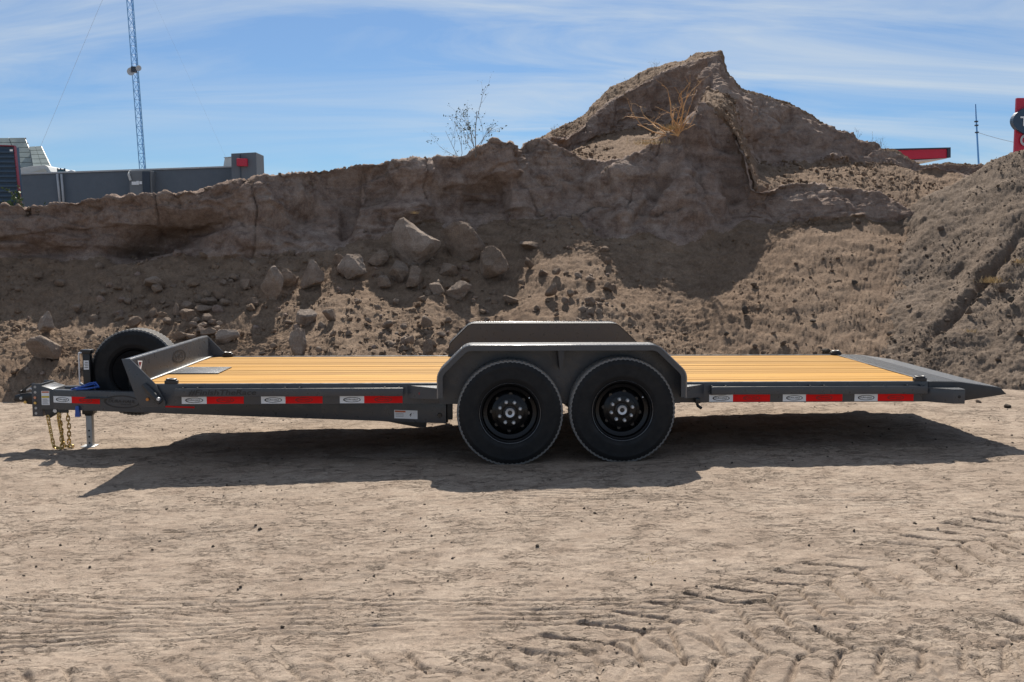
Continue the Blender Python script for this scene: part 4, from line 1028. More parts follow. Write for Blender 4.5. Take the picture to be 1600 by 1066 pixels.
# ------------------------------------------------------------------ rocks
def ico(sub):
    bm = bmesh.new(); bmesh.ops.create_icosphere(bm, subdivisions=sub, radius=1.0)
    V = np.array([v.co[:] for v in bm.verts]); Fc = np.array([[v.index for v in f.verts] for f in bm.faces]); bm.free()
    return V, Fc
ICO = {k: ico(k) for k in (1, 2, 3, 4)}
def rock_geo(seed, sub=4, planes=9, size=(1, 1, 1), rough=0.05, point=0.0):
    r = np.random.default_rng(seed); V, Fc = ICO[sub]
    nn = r.normal(size=(planes, 3)); nn /= np.linalg.norm(nn, axis=1)[:, None]
    dd = r.uniform(0.38, 0.80, planes)
    dots = V@nn.T; t = np.where(dots > 0.05, dd/np.maximum(dots, 0.05), 9)
    k = 160.0; rad = -np.log(np.exp(-k*np.minimum(t, 3)).sum(1)+math.exp(-k*1.02))/k
    q = V*rad[:, None]
    if point: q[:, :2] *= (1-point*np.clip(q[:, 2:3], -0.2, 1))
    q = q*(1+rough*fbm(q+seed, 2.2, 3, 0.55)[:, None]+0.45*rough*fbm(q+seed, 4, 4, 0.65)[:, None])
    if sub > 2: q = q*(1+0.10*(0.5-worley(q+seed*1.7, 1.5, 3))[:, None]+0.05*(0.5-worley(q+seed*1.3, 3.6, 4))[:, None])
    q = q/np.abs(q).max(0)
    return q*np.array(size), Fc
ROCK = MATS['rock_face']
def place_rock(px, py, wpx, hpx, seed, label, group=None, sub=4, point=0.0, sink=0.25, depth=0.8, mat=None, planes=9, name='boulder'):
    pb, nb, zb = hit(px, min(py+hpx*0.42, 640))
    s = zb/F; W, H = wpx*s/2, hpx*s/2
    V, Fc = rock_geo(seed, sub, planes, (W, W*depth, H*1.06), 0.06, point)
    c = P(px, py, pb[1]+W*depth*0.15); c[2] -= H*0.2
    me = mesh_np(name, V, Fc, mat or ROCK, True, 14)
    o = link(name, me, c); tag(o, label, 'rock', group); return o
big = [
 (650,372,78,84,11,.42,'large pointed pale boulder with a ragged sunlit crest standing below the cliff'),
 (722,372,74,64,12,.1,'broad grey boulder in shade beside the large pointed boulder'),
 (425,440,38,60,23,.0,'tall square brown block standing at the foot of the cliff'),
 (446,428,34,40,14,.1,'brown block leaning behind the tall square block'),
 (490,426,42,50,15,.3,'grey wedge shaped boulder between the square block and the pale slab'),
 (553,414,52,42,16,.3,'pale peaked slab half buried at the foot of the cliff'),
 (531,405,22,20,17,.0,'small round boulder wedged against the peaked slab'),
 (467,526,32,52,18,.15,'upright grey block standing in the sunlit rubble behind the deck'),
 (480,494,36,26,19,.2,'tan angular rock just above the upright grey block'),
 (516,491,24,20,20,.0,'dark cube shaped rock on the sunlit rubble'),
 (718,451,44,29,21,-.1,'rounded pale slab lying on the slope below the broad grey boulder'),
 (240,440,40,20,22,-.1,'flat brown slab lying in shade under the hollow in the cliff'),
 (622,422,34,36,24,.1,'grey block under the foot of the large pointed boulder'),
 (648,432,30,40,25,.1,'narrow cracked block directly below the large pointed boulder'),
 (601,440,24,24,26,.1,'small sunlit rock on top of the sunlit rubble ridge'),
 (664,503,24,24,27,.1,'dark pitted rock in the middle of the sunlit rubble'),
 (668,541,18,28,28,.0,'small stone post shaped block just above the deck edge'),
 (797,467,28,16,29,-.1,'flat shaded stone beside the dark shadow edge'),
 (682,446,26,26,30,.1,'cracked brown rock left of the rounded pale slab'),
 (64,541,62,42,31,.1,'large sunlit tan boulder behind the hitch'),
 (74,503,36,40,32,.3,'sunlit upright lump leaning on the large tan boulder behind the hitch'),
 (355,522,38,26,33,.05,'sunlit tan slab beside the small rock pile behind the bulkhead'),
 (824,380,34,18,34,.0,'flat sunlit rock at the top of the rubble left of the centre'),
 (768,412,58,66,36,.25,'large grey earth block in shade between the broad boulder and the shadow edge'),
 (700,418,34,26,38,.1,'low grey stone under the broad grey boulder'),
 (590,400,36,26,39,.1,'dark broken lump at the cliff foot left of the pointed boulder'),
 (862,452,22,26,35,.1,'blocky brown rock with a dark face on the sunlit slope'),
]
for px, py, w_, h_, sd_, pn, lab in big: place_rock(px, py, w_, h_, sd_, lab, None, 4, pn, mat=MATS['pale_rock'] if 'pale' in lab or 'tan' in lab else None)
pile = [(276,482,15,20),(294,474,21,15),(294,490,25,21),(310,464,15,15),(323,459,14,14),(340,459,25,17),(326,470,27,13),(318,482,31,13),(326,495,21,13),(332,501,15,11),(316,506,17,10),(302,506,13,9),(343,505,11,10),(326,518,27,14),(280,522,25,16),(297,524,19,13),(312,514,18,12),(338,512,14,10),(352,470,18,12),(305,498,16,10)]
for i, (px, py, w_, h_) in enumerate(pile): place_rock(px, py, w_, h_, 60+i, 'rounded tan rock in the small pile between the spare wheel and the cliff', 'rocks in the small pile below the cliff', 3, 0, name='rock')
shade = [(386,440,21,23),(365,432,17,11),(244,451,19,17),(228,473,19,15),(210,503,25,21),(160,455,16,10),(95,440,18,12),(200,470,14,10),(255,470,12,9),(265,500,20,14),(180,490,14,10),(395,470,18,14),(350,440,14,9),(60,430,16,10),(30,450,14,9),(120,480,16,12)]
def SHL(px):
    if px < 400: return 'loose rock lying in shade below the hollow in the left cliff', 'loose rocks in shade below the hollow'
    return 'loose rock lying in shade among the boulders at the cliff foot', 'loose rocks in shade among the boulders'
for i, (px, py, w_, h_) in enumerate(shade): place_rock(px, py, w_, h_, 90+i, *SHL(px), 3, 0, name='rock')
lit = [(825,409,19,19),(848,424,17,13),(869,424,15,13),(922,434,15,11),(951,447,21,15),(922,470,19,15),(950,406,12,13),(882,468,15,13),(892,457,13,12),(560,470,12,10),(590,480,11,9),(640,530,18,14),(605,506,20,16),(545,520,12,9),(700,500,14,12),(690,520,16,12),(620,470,12,10),(735,520,13,10),(760,500,12,10),(840,480,12,9),(815,440,12,9),(905,500,11,9),(870,490,10,8),(985,490,10,8),(660,465,14,12),(630,510,13,10),(575,500,12,9),(520,520,11,9),(500,545,14,10),(428,540,14,10),(410,552,12,9)]
def LAB(px):
    if px < 200: return 'clod of tan earth on the sunlit rubble behind the hitch and jack', 'earth clods behind the hitch'
    if px < 805: return 'clod of tan earth on the sunlit heap below the large pointed boulder', 'earth clods on the heap below the boulders'
    return 'clod of tan earth on the sunlit rubble beside the deep shadow of the peak', 'earth clods beside the shadow of the peak'
for i, (px, py, w_, h_) in enumerate(lit): place_rock(px, py, w_, h_, 120+i, *LAB(px), 3, 0, name='clod')
rightc = [(1165,484,12,15),(1178,444,11,9),(1471,355,12,9),(1581,467,13,10),(1567,447,15,17),(1594,518,12,11),(1290,546,15,9),(1515,484,13,15),(1341,345,11,10),(1490,590,13,9),(1509,592,16,9),(1560,560,11,8),(1450,545,10,8),(1310,552,11,9),(1240,470,10,7),(1335,440,11,8),(1420,478,9,7),(1390,520,10,8),(1530,460,10,8),(1480,500,9,7),(1225,535,11,8),(1135,520,10,8),(1070,520,9,7),(1180,540,10,8),(1270,500,10,7)]
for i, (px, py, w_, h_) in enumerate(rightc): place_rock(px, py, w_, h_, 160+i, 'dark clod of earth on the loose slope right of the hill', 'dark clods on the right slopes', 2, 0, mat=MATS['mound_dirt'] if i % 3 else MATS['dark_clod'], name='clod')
rr9 = np.random.default_rng(909)
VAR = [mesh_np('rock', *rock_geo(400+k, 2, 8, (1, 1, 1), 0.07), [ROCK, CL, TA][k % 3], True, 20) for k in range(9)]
def scatter(n, x0, x1, y0, y1, lo, hi, lab, name):
    for _ in range(n):
        px, py = rr9.uniform(x0, x1), rr9.uniform(y0, y1); w_ = lo+(hi-lo)*rr9.random()**2.2
        pb, nb, zb = hit(px, py); s_ = w_*zb/F/2
        o = link(name, VAR[rr9.integers(9)], pb+nb*s_*0.1); o.scale = (s_, s_*rr9.uniform(.6, 1), s_*rr9.uniform(.5, .85)); o.rotation_euler = (rr9.uniform(-.5, .5), rr9.uniform(-.5, .5), rr9.uniform(0, 6.28)); label, group = lab(px); tag(o, label, name, group)
scatter(60, 150, 800, 395, 500, 8, 22, SHL, 'rock')
scatter(55, 400, 800, 450, 555, 7, 18, LAB, 'clod')
scatter(30, 808, 980, 385, 500, 7, 17, LAB, 'clod')
scatter(14, 0, 130, 480, 590, 7, 18, LAB, 'clod')
# a few clods on the open ground
for i, (px, py, w_, dk) in enumerate([(406,828,7,1),(375,915,6,1),(442,975,7,1),(840,857,7,1),(1575,636,11,1),(1528,628,9,0),(540,852,4,1),(333,853,5,1),(238,854,4,1),(1234,995,4,1),(880,905,4,1),(1015,975,5,0),(700,905,4,1),(158,918,4,1),(928,950,4,1)]):
    q = PZ(px, py, float(ground_base(np.array(PZ(px, py, 0.0)[0]), 0))); zz = float(ground_z(np.array([q[0]]), np.array([q[1]]))[0])
    s = q[1]/F*w_/2
    V, Fc = rock_geo(200+i, 2, 9, (s*1.15, s, s*0.8), 0.1)
    o = link('clod', mesh_np('clod', V, Fc, MATS['dark_clod'] if dk else ROCK, True, 40), (q[0], q[1], zz+s*0.4))
    tag(o, 'small dark clod lying on the open ground around the trailer' if dk else 'small pale stone lying on the open ground around the trailer', 'clod', 'dark clods on the open ground' if dk else 'pale stones on the open ground')

# uncountable rubble and gravel
def rubble(name, pts, nrm, sizes, mat, label, seed, sub=1, cat='rubble'):
    r = np.random.default_rng(seed); V0, F0 = ICO[sub]; n = len(pts); k = len(V0)
    rad = 1+0.28*r.normal(size=(n, k)).clip(-1.6, 1.6)*(0.7 if sub > 1 else 1)
    sc = sizes[:, None]*r.uniform(0.65, 1.2, (n, 3))
    V = V0[None]*rad[..., None]*sc[:, None, :]
    a = r.uniform(0, 2*math.pi, n); ca, sa = np.cos(a), np.sin(a)
    x = V[..., 0]*ca[:, None]-V[..., 1]*sa[:, None]; y = V[..., 0]*sa[:, None]+V[..., 1]*ca[:, None]
    V = np.stack([x, y, V[..., 2]], -1)+(pts+nrm*sizes[:, None]*0.05)[:, None, :]
    Fc = (F0[None]+(np.arange(n)*k)[:, None, None]).reshape(-1, 3)
    o = link(name, mesh_np(name, V.reshape(-1, 3), Fc, mat, False), (0, 0, 0)); tag(o, label, cat, None, 'stuff'); return o
def pick(G, Nn, VV, lo, hi, n, seed, dens=None, sc=0.9, xmax=9.5):
    r = np.random.default_rng(seed); g = G.reshape(-1, 3); v = VV.reshape(-1); nn = Nn.reshape(-1, 3)
    k = np.nonzero((v > lo) & (v < hi) & (g[:, 0] > -8.5) & (g[:, 0] < xmax))[0]
    if dens is not None:
        m = sstep(dens[0], dens[1], fbm(g[k], sc, 3, seed=seed)); k = k[r.random(len(k)) < m]
    k = r.choice(k, n); return g[k]+r.normal(size=(n, 3))*0.006, nn[k]
def sz(n, lo, hi, seed, p=3.0):
    r = np.random.default_rng(seed); return lo+(hi-lo)*r.random(n)**p
p_, n_ = pick(GA, NA, VA, 0.15, 2.05, 9000, 301, (-0.25, 0.35)); rubble('rubble', p_, n_, sz(9000, 0.006, 0.036, 1, 7), MATS['talus_dirt'], 'loose tan rubble covering the slope below the cliff', 1)
p_, n_ = pick(GA, NA, VA, 0.3, 2.2, 360, 302, (0.0, 0.4), xmax=1.9); rubble('rubble', p_, n_, sz(360, 0.015, 0.07, 2, 4), ROCK, 'larger pale lumps strewn over the slope below the cliff', 2, 2)
p_, n_ = pick(GA, NA, VA, 3.6, 4.5, 500, 306); rubble('rubble', p_, n_, sz(500, 0.008, 0.035, 2, 2.5), ROCK, 'crumbs of earth along the top edge of the bank', 6, 1)
p_, n_ = pick(GC, NC, VC, 0.9, 2.2, 2600, 303, (-0.2, 0.3)); rubble('rubble', p_, n_, sz(2600, 0.008, 0.05, 3, 4), MATS['talus_dirt'], 'loose rubble on the ledges of the peaked hill', 3)
p_, n_ = pick(GC, NC, VC, 3.9, 5.3, 500, 307); rubble('rubble', p_, n_, sz(500, 0.006, 0.03, 3, 3), MATS['talus_dirt'], 'crumbling lumps along the crest of the peaked hill', 7)
p_, n_ = pick(GD, ND, VD, 0.6, 4.3, 5200, 304, (-0.3, 0.3)); rubble('rubble', p_, n_, sz(5200, 0.006, 0.024, 4, 5), MATS['mound_dirt'], 'loose gravelly rubble on the right mound', 4)
p_, n_ = pick(GD, ND, VD, 0.9, 4.0, 70, 305); rubble('rubble', p_, n_, sz(70, 0.010, 0.034, 5, 3), MATS['dark_clod'], 'scattered dark pebbles on the right mound', 5)
r_ = np.random.default_rng(55); n = 9000
gxr = r_.uniform(-4.8, 5.4, n); gyr = 3.3+(11.6-3.3)*r_.random(n)**1.1
gp_ = np.stack([gxr, gyr, ground_z(gxr, gyr)], 1); mk_ = (sstep(-0.3, 0.3, fbm(gp_, 1.1, 3, seed=70)) > r_.random(n)) & ~((gyr > 7.4) & (gyr < 7.85) & (gxr > -0.3) & (gxr < 1.5)); gp_ = gp_[mk_]
up = np.tile([0, 0, 1.0], (len(gp_), 1))
sg = sz(len(gp_), 0.0018, 0.011, 6, 5); dkm = r_.random(len(gp_)) < 0.45
rubble('gravel', gp_[~dkm], up[~dkm], sg[~dkm], MATS['ground_dirt'], 'fine pale gravel crumbs on the open dirt ground', 8, cat='gravel')
rubble('gravel', gp_[dkm], up[dkm], sg[dkm], MATS['dark_clod'], 'tiny dark crumbs sprinkled over the open dirt ground', 9, cat='gravel')

# ------------------------------------------------------------------ plants
BARK = simple('grey_bark', (0.22, 0.19, 0.165), 0.8); STRAW = simple('dry_stalk', (0.60, 0.34, 0.15), 0.75, var=0.2)
GRASS = simple('dry_grass', (0.48, 0.34, 0.16), 0.8, var=0.25); LEAF = simple('dark_leaf', (0.10, 0.12, 0.07), 0.6, var=0.3); GREEN = simple('green_leaf', (0.07, 0.11, 0.035), 0.6, var=0.3)
def grow(base, d0, length, r0, depth, rr, spread=0.55, segs=5, kids=(2, 4), bend=0.18, tips=None, gravity=0.0):
    parts = []
    def rec(p, d, L, r, lev):
        pts = [p]; rad = [r]; d = d/np.linalg.norm(d); q = p.copy()
        for i in range(segs):
            d = d+rr.normal(size=3)*bend; d[2] -= gravity; d /= np.linalg.norm(d); q = q+d*L/segs; pts.append(q.copy()); rad.append(r*(1-0.55*(i+1)/segs))
        parts.append(tube(pts, rad, 4 if lev else 5, cap=False))
        if tips is not None and lev >= 1: tips.extend(pts[2:])
        if lev < depth:
            for _ in range(rr.integers(*kids)):
                t = rr.uniform(0.25, 1.0); k = min(segs, int(t*segs)); nd = d+rr.normal(size=3)*spread; nd[2] += 0.15
                rec(pts[k].copy(), nd, L*rr.uniform(0.45, 0.75), rad[k]*0.7, lev+1)
    rec(np.array(base, float), np.array(d0, float), length, r0, 0)
    return parts
def leaves(tips, n, s, rr, jit=0.02):
    V = []; Fc = []
    for _ in range(n):
        c = tips[rr.integers(len(tips))]+rr.normal(size=3)*jit; a = rr.normal(size=3); a /= np.linalg.norm(a); b = np.cross(a, rr.normal(size=3)); b /= np.linalg.norm(b)+1e-9
        q = s*rr.uniform(.5, 1.3); o = len(V); V += [tuple(c-a*q), tuple(c+b*q*.55), tuple(c+a*q), tuple(c-b*q*.55)]; Fc.append([o, o+1, o+2, o+3])
    return V, Fc
def plant(name, base, stems, label, cat, leafn=0, leafs=0.012, lmat=LEAF, smat=BARK, seed=1, group=None, **k):
    rr = np.random.default_rng(seed); e = empty(name, base); tag(e, label, cat, group); tips = []; parts = []
    for d, L, r in stems: parts += grow(base, d, L, r, k.get('depth', 2), rr, k.get('spread', .55), k.get('segs', 5), k.get('kids', (2, 4)), k.get('bend', .15), tips, k.get('gravity', 0))
    mk('stem', merge(*parts), smat, e, True)
    if leafn: mk('foliage', leaves(tips, leafn, leafs, rr), lmat, e)
    return e
b, nb_, zb = hit(744, 243); b = b-np.array([0, 0, .05]); s_ = zb/F
plant('sapling', b, [((.05, 0, 1), 72*s_, .009), ((-.3, .1, 1), 60*s_, .006), ((.35, -.1, 1), 52*s_, .005), ((-.75, 0, .8), 44*s_, .004)], 'nearly bare sapling with a few dark leaves on top of the bank', 'sapling', 420, .016, seed=5, kids=(3, 5), spread=.5, depth=2, bend=.09)
b2, _, _ = hit(718, 247); plant('shrub', b2-np.array([0, 0, .04]), [((-.3, 0, 1), .55, .005), ((.2, 0, 1), .6, .005), ((-.8, .1, .9), .45, .004)], 'thin leafy twigs on the bank just beside the sapling', 'shrub', 170, .014, seed=9, kids=(2, 4))
b, _, zb = hit(1057, 206); b = b-np.array([0, 0, .05])
DB = [((-1.0, -.1, .62), 0.72, .016), ((-.95, .1, .30), 0.76, .014), ((-.75, 0, .8), 0.54, .014), ((-.15, .1, 1), 0.68, .014), ((.05, -.1, 1.1), 0.76, .014), ((.3, .1, 1.2), 0.72, .012), ((-1, .2, .45), 0.81, .012), ((-.5, -.2, .9), 0.54, .010), ((.2, -.2, .8), 0.40, .009), ((-.05, .2, 1), 0.54, .010), ((-.9, .1, .5), 0.62, .010), ((.4, .1, .9), 0.45, .010)]
plant('dry_bush', b, DB, 'leafless orange tan dry bush sprawling on the sunlit shoulder of the hill', 'bush', 120, .012, GRASS, STRAW, seed=12, depth=2, kids=(1, 3), bend=.22, spread=.35, segs=7)
def tuft(px, py, n, L, label, seed, at=None, mat=GRASS, flat=0.6, name='grass_tuft', spread=.08, group=None):
    rr = np.random.default_rng(seed)
    if at is None: at, _, _ = hit(px, py)
    V = []; Fc = []
    for _ in range(n):
        c = at+np.append(rr.normal(size=2)*spread, 0); d = np.append(rr.normal(size=2)*flat, 1.0); d /= np.linalg.norm(d); l = L*rr.uniform(.5, 1.2); sd_ = np.cross(d, rr.normal(size=3)); sd_ *= .0035*L/.12/np.linalg.norm(sd_)
        o = len(V); c = c-np.array([0, 0, .01]); m = c+d*l*.6; e = c+d*l+np.array([0, 0, -.25*l])*rr.random()
        V += [tuple(c-sd_), tuple(c+sd_), tuple(m+sd_*.7), tuple(m-sd_*.7), tuple(e)]; Fc += [[o, o+1, o+2, o+3], [o+3, o+2, o+4]]
    o = mk(name, (V, Fc), mat); tag(o, label, 'grass', group, 'stuff'); return o
tuft(1018, 222, 260, .10, 'patch of yellow dry grass on the lip below the dry bush', 1, spread=.16)
tuft(1052, 200, 160, .13, 'straw coloured grass around the foot of the dry bush', 2, spread=.09)
tuft(1550, 440, 140, .12, 'pale straw tuft beside the gully on the right mound', 3, spread=.08)
tuft(1592, 408, 90, .10, 'straw tuft high on the right mound near the frame edge', 4, spread=.06)
tuft(1518, 515, 60, .07, 'low straw tuft low on the right mound', 5, spread=.06)
tuft(650, 333, 40, .06, 'dry grass growing on the tip of the large pointed boulder', 6, at=P(648, 333, hit(650, 405)[0][1]+0.05), spread=.03)
q = PZ(1020, 863, 0.02); q[2] = float(ground_z(q[None, 0], q[None, 1])[0]); tuft(0, 0, 90, .05, 'flattened straw tuft on the open ground in front of the wheels', 7, at=q, flat=2.0, spread=.05)
for i, (px, py, L) in enumerate(((1022, 104, .22), (978, 126, .12), (945, 146, .14), (868, 203, .16), (1338, 217, .30), (1378, 232, .34), (1325, 212, .22), (1362, 226, .26))):
    bb, _, _ = hit(px, py+3); bb = bb-np.array([0, 0, .03])
    plant('twig_shrub', bb, [((rng.normal()*.4, 0, 1), L, .004), ((rng.normal()*.6, 0, 1), L*.8, .003), ((rng.normal()*.6, .1, .9), L*.8, .003)], 'bare wispy shrub on the crest of the peaked hill', 'shrub', 26, .008, seed=30+i, group='wispy shrubs along the hill crest', kids=(2, 4))

# ------------------------------------------------------------------ buildings and masts beyond the bank
SLATE = simple('slate_render', (0.12, 0.145, 0.175), 0.85, var=0.06, bumpd=0.003, bsc=8); NAVY = simple('navy_metal', (0.025, 0.06, 0.11), 0.45); EDGER = simple('dark_crimson', (0.20, 0.012, 0.035), 0.5); SIGNRED = simple('sign_red', (0.46, 0.012, 0.045), 0.4, var=0.04); CREAM = simple('cream_render', (0.55, 0.56, 0.55), 0.8)
GLASSG = simple('panel_glass', (0.26, 0.30, 0.28), 0.35, var=0.15); TOWER = simple('mast_paint', (0.14, 0.38, 0.72), 0.5); DARKF = simple('dark_frame', (0.03, 0.045, 0.07), 0.5); LGREY = simple('light_grey_metal', (0.42, 0.44, 0.46), 0.5)
def fx(px, py, Y): q = P(px, py, Y); return q[0], q[2]
BY = 44.0
bd = empty('warehouse', (P(200, 395, BY)[0], BY+4, 0)); tag(bd, 'long low slate grey building behind the left bank', 'building')
a, b, c, d = fx(10, 274, BY), fx(373, 261.5, BY), fx(374, 330, BY), fx(20, 330, BY)
mk('wall', prism([a, b, (b[0], -0.2), (a[0], -0.2)], BY, BY+9, 0.02), SLATE, bd)
pa = mk('parapet', prism([a, b, (b[0], b[1]+0.07), (a[0], a[1]+0.07)], BY-0.06, BY+0.2, 0.01), LGREY, bd)
t0, t1 = fx(361, 240, BY-1.5), fx(400, 238, BY-1.5)
mk('stair_block', prism([(t0[0], -0.2), (fx(403, 280, BY-1.5)[0], -0.2), (t1[0], t1[1]), (t0[0], t0[1])], BY-1.5, BY-0.02, 0.02), SLATE, bd)
mk('wall_joint', prism([fx(375, 241, BY-1.51), fx(376, 241, BY-1.51), fx(377, 285, BY-1.51), fx(376, 285, BY-1.51)], BY-1.53, BY-1.499, 0), DARKF, bd)
r0, r1 = fx(371, 260, BY-1.6), fx(386.5, 248, BY-1.6)
mk('red_panel', box(r0[0], r1[0], BY-1.75, BY-1.49, r0[1], r1[1], 0.02), SIGNRED, bd)
for (xa_, xb_) in ((89, 95.5), (95.5, 101)):
    q0 = P(xa_+0.3, 272, BY-.12); q1 = P(xb_, 335, BY-.12); mk('downpipe', tube([q0, q1], 0.05, 8), LGREY, bd, True)
q0, q1 = fx(203, 310, BY-.5), fx(237, 267, BY-.5)
cb = mk('service_cabinet', box(q0[0], q1[0], BY-0.5, BY+.01, q0[1]-1, q1[1], 0.02), simple('cabinet_grey', (0.16, 0.175, 0.19), 0.6), bd)
q0, q1 = fx(224, 312, BY-.52), fx(234, 268, BY-.52); mk('cabinet_door', box(q0[0], q1[0], BY-0.56, BY-.501, q0[1], q1[1], 0), DARKF, cb)
for (u0, u1, v0, v1) in ((206, 213, 289, 284), (213.5, 217, 289, 283), (218, 222, 288, 283.5)):
    q0, q1 = fx(u0, v0, BY-.51), fx(u1, v1, BY-.51); mk('notice', box(q0[0], q1[0], BY-0.53, BY-.502, q0[1], q1[1], 0), WHITE, cb)
q0, q1 = P(203, 268, BY-.3), P(204, 282, BY-.6); mk('vent_pipe', tube([q0, P(201, 273, BY-.6), q1], 0.05, 6), CREAM, bd)
def thing_box(name, px0, py0, px1, py1, Y, dep, mat, label, cat):
    q0, q1 = fx(px0, py1, Y), fx(px1, py0, Y); o = mk(name, box(q0[0], q1[0], Y, Y+dep, q0[1], q1[1], 0.03), mat); tag(o, label, cat); return o
q = fx(348, 263, BY+.6); e = empty('rooftop_unit', (q[0]+.15, BY+1, q[1])); tag(e, 'pale rooftop box beside the tall end of the grey building', 'rooftop unit')
mk('casing', prism([fx(348, 265, BY+.6), fx(361, 265, BY+.6), fx(361, 246, BY+.6), fx(351, 247, BY+.6)], BY+.6, BY+1.6, .02), CREAM, e); mk('cap', prism([fx(350, 247, BY+.6), fx(361.5, 246, BY+.6), fx(361.5, 245, BY+.6), fx(350, 246, BY+.6)], BY+.55, BY+1.65, 0), LGREY, e)
e = empty('roof_equipment', (P(97, 271, BY+1)[0], BY+1, P(97, 271, BY+1)[2])); tag(e, 'small metal rack and pipes on the grey roof above the downpipes', 'roof equipment')
mk('rack', merge(*[tube([P(x, 272, BY+1), P(x-.4, 263, BY+1)], .03, 6) for x in (90.5, 95, 101.5)], tube([P(90, 266, BY+1), P(102, 265.5, BY+1)], .04, 6)), DARKF, e)
mk('motor', box(*[fx(92, 271, BY+1)[0], fx(101, 271, BY+1)[0]], BY+.9, BY+1.4, fx(92, 271.5, BY+1)[1], fx(92, 267, BY+1)[1], .02), simple('teal_motor', (0.10, 0.2, 0.22), .5), e)
mk('duct', tube([P(103, 271, BY+1), P(112, 269, BY+1), P(123, 271, BY+1)], [.06, .1, .05], 8), LGREY, e, True)
# louvred navy louvred screen
CY = 38.0
e = empty('louvre_screen', (P(0, 330, CY)[0], CY+1, 0)); tag(e, 'dark navy louvred screen edged in red beside the grey building', 'screen')
x0 = fx(-120, 250, CY)[0]; ct, cbm = fx(24, 229.5, CY), fx(33.5, 325, CY)
mk('body', prism([(x0, -.1), (cbm[0]+.05, -.1), (ct[0], ct[1]), (x0, ct[1]+.1)], CY, CY+.3, .01), NAVY, e)
for i in range(12):
    pyb = 236+i*7.6; xr_ = np.interp(pyb, [229, 325], [22.6, 32.0]); l0 = fx(xr_, pyb, CY); l1 = fx(xr_+.4, pyb+3.6, CY)
    mk('rib', prism([(x0+.05, l0[1]), (l0[0], l0[1]), (l1[0], l1[1]), (x0+.05, l1[1])], CY-.10, CY+.001, .015), NAVY, e)
mk('red_edge', prism([fx(23.4, 229, CY), fx(24.6, 229, CY), fx(34.4, 327, CY), fx(33.2, 327, CY)], CY-.12, CY+.05, 0), EDGER, e)
mk('red_edge', prism([(x0, ct[1]+.1), (ct[0], ct[1]), (ct[0], ct[1]+.04), (x0, ct[1]+.14)], CY-.12, CY+.05, 0), EDGER, e)
q0, q1 = fx(17.5, 237, CY), fx(22, 234, CY); mk('notice', box(q0[0], q1[0], CY-.11, CY-.08, q0[1], q1[1], 0), WHITE, e)
# solar racks and white vaulted roof behind
for (name, lab, tl, tr_, bl, br, rows, cols, SYt) in (('solar_rack', 'large tilted rack of glass panels behind the navy louvred screen', (-60, 216), (38, 215), (-45, 262), (58, 262), 6, 4, 56.0), ('solar_rack', 'smaller tilted rack of glass panels stepping down beside the larger rack', (46, 229), (64, 228), (52, 262), (80, 262), 5, 2, 55.0)):
    SB = SYt-2.2
    def bil(u, v):
        a0 = P(*tl, SYt)*(1-u)+P(*tr_, SYt)*u; b0 = P(*bl, SB)*(1-u)+P(*br, SB)*u; return a0*(1-v)+b0*v
    e = empty(name, bil(.5, 1)); tag(e, lab, 'solar panels')
    nrm = np.cross(bil(1, 0)-bil(0, 0), bil(0, 0)-bil(0, 1)); nrm /= np.linalg.norm(nrm); nrm = nrm if nrm[1] < 0 else -nrm
    for i in range(cols):
        for j in range(rows):
            g = .02; c4 = [bil((i+a)/cols, (j+b)/rows) for a, b in ((g, 1-g*3), (1-g, 1-g*3), (1-g, g*3), (g, g*3))]
            mk('panel', hull8([tuple(p-nrm*.04) for p in c4]+[tuple(p) for p in c4], 0), GLASSG, e)
    mk('frame', merge(*[tube([bil(i/cols, -.01)-nrm*.06, bil(i/cols, 1.3)-nrm*.06], .035, 5) for i in range(cols+1)], *[tube([bil(-.01, j/rows)-nrm*.07, bil(1.02, j/rows)-nrm*.07], .045, 5) for j in range(rows+1)], *[tube([bil(u, .1)-nrm*.05, bil(u, .1)*np.array([1, 1, 0])+np.array([0, 1.5, 0])], .06, 5) for u in (.1, .9)]), DARKF, e)
e = empty('white_vault', (P(50, 275, 50)[0], 51, P(50, 276, 50)[2])); tag(e, 'white vaulted roof peeking over the grey building under the glass panels', 'roof')
vp = [fx(px, py, 50) for px, py in ((5, 285), (5, 266), (30, 263), (50, 259.5), (70, 258), (74, 260), (79, 268), (82, 285))]
mk('shell', prism(vp, 50, 53, .03), CREAM, e); vg = [fx(px, py, 49.95) for px, py in ((30, 285), (32, 272), (52, 269), (70, 263.5), (72, 265), (76, 272), (77, 285))]
mk('gable', prism(vg, 49.9, 50.0, 0), simple('cream_gable', (0.48, 0.47, 0.42), .8), e)
# plant at the corner of the container
q = P(40, 328, 37.5); plant('garden_shrub', q-np.array([0, 0, .5]), [((0, 0, 1), 1.0, .02), ((.2, 0, 1), .8, .015), ((-.2, .1, 1), .8, .015), ((.35, 0, .8), .6, .01)], 'slim green shrub at the corner of the navy louvred screen', 'shrub', 420, .07, GREEN, BARK, seed=41, kids=(3, 5))
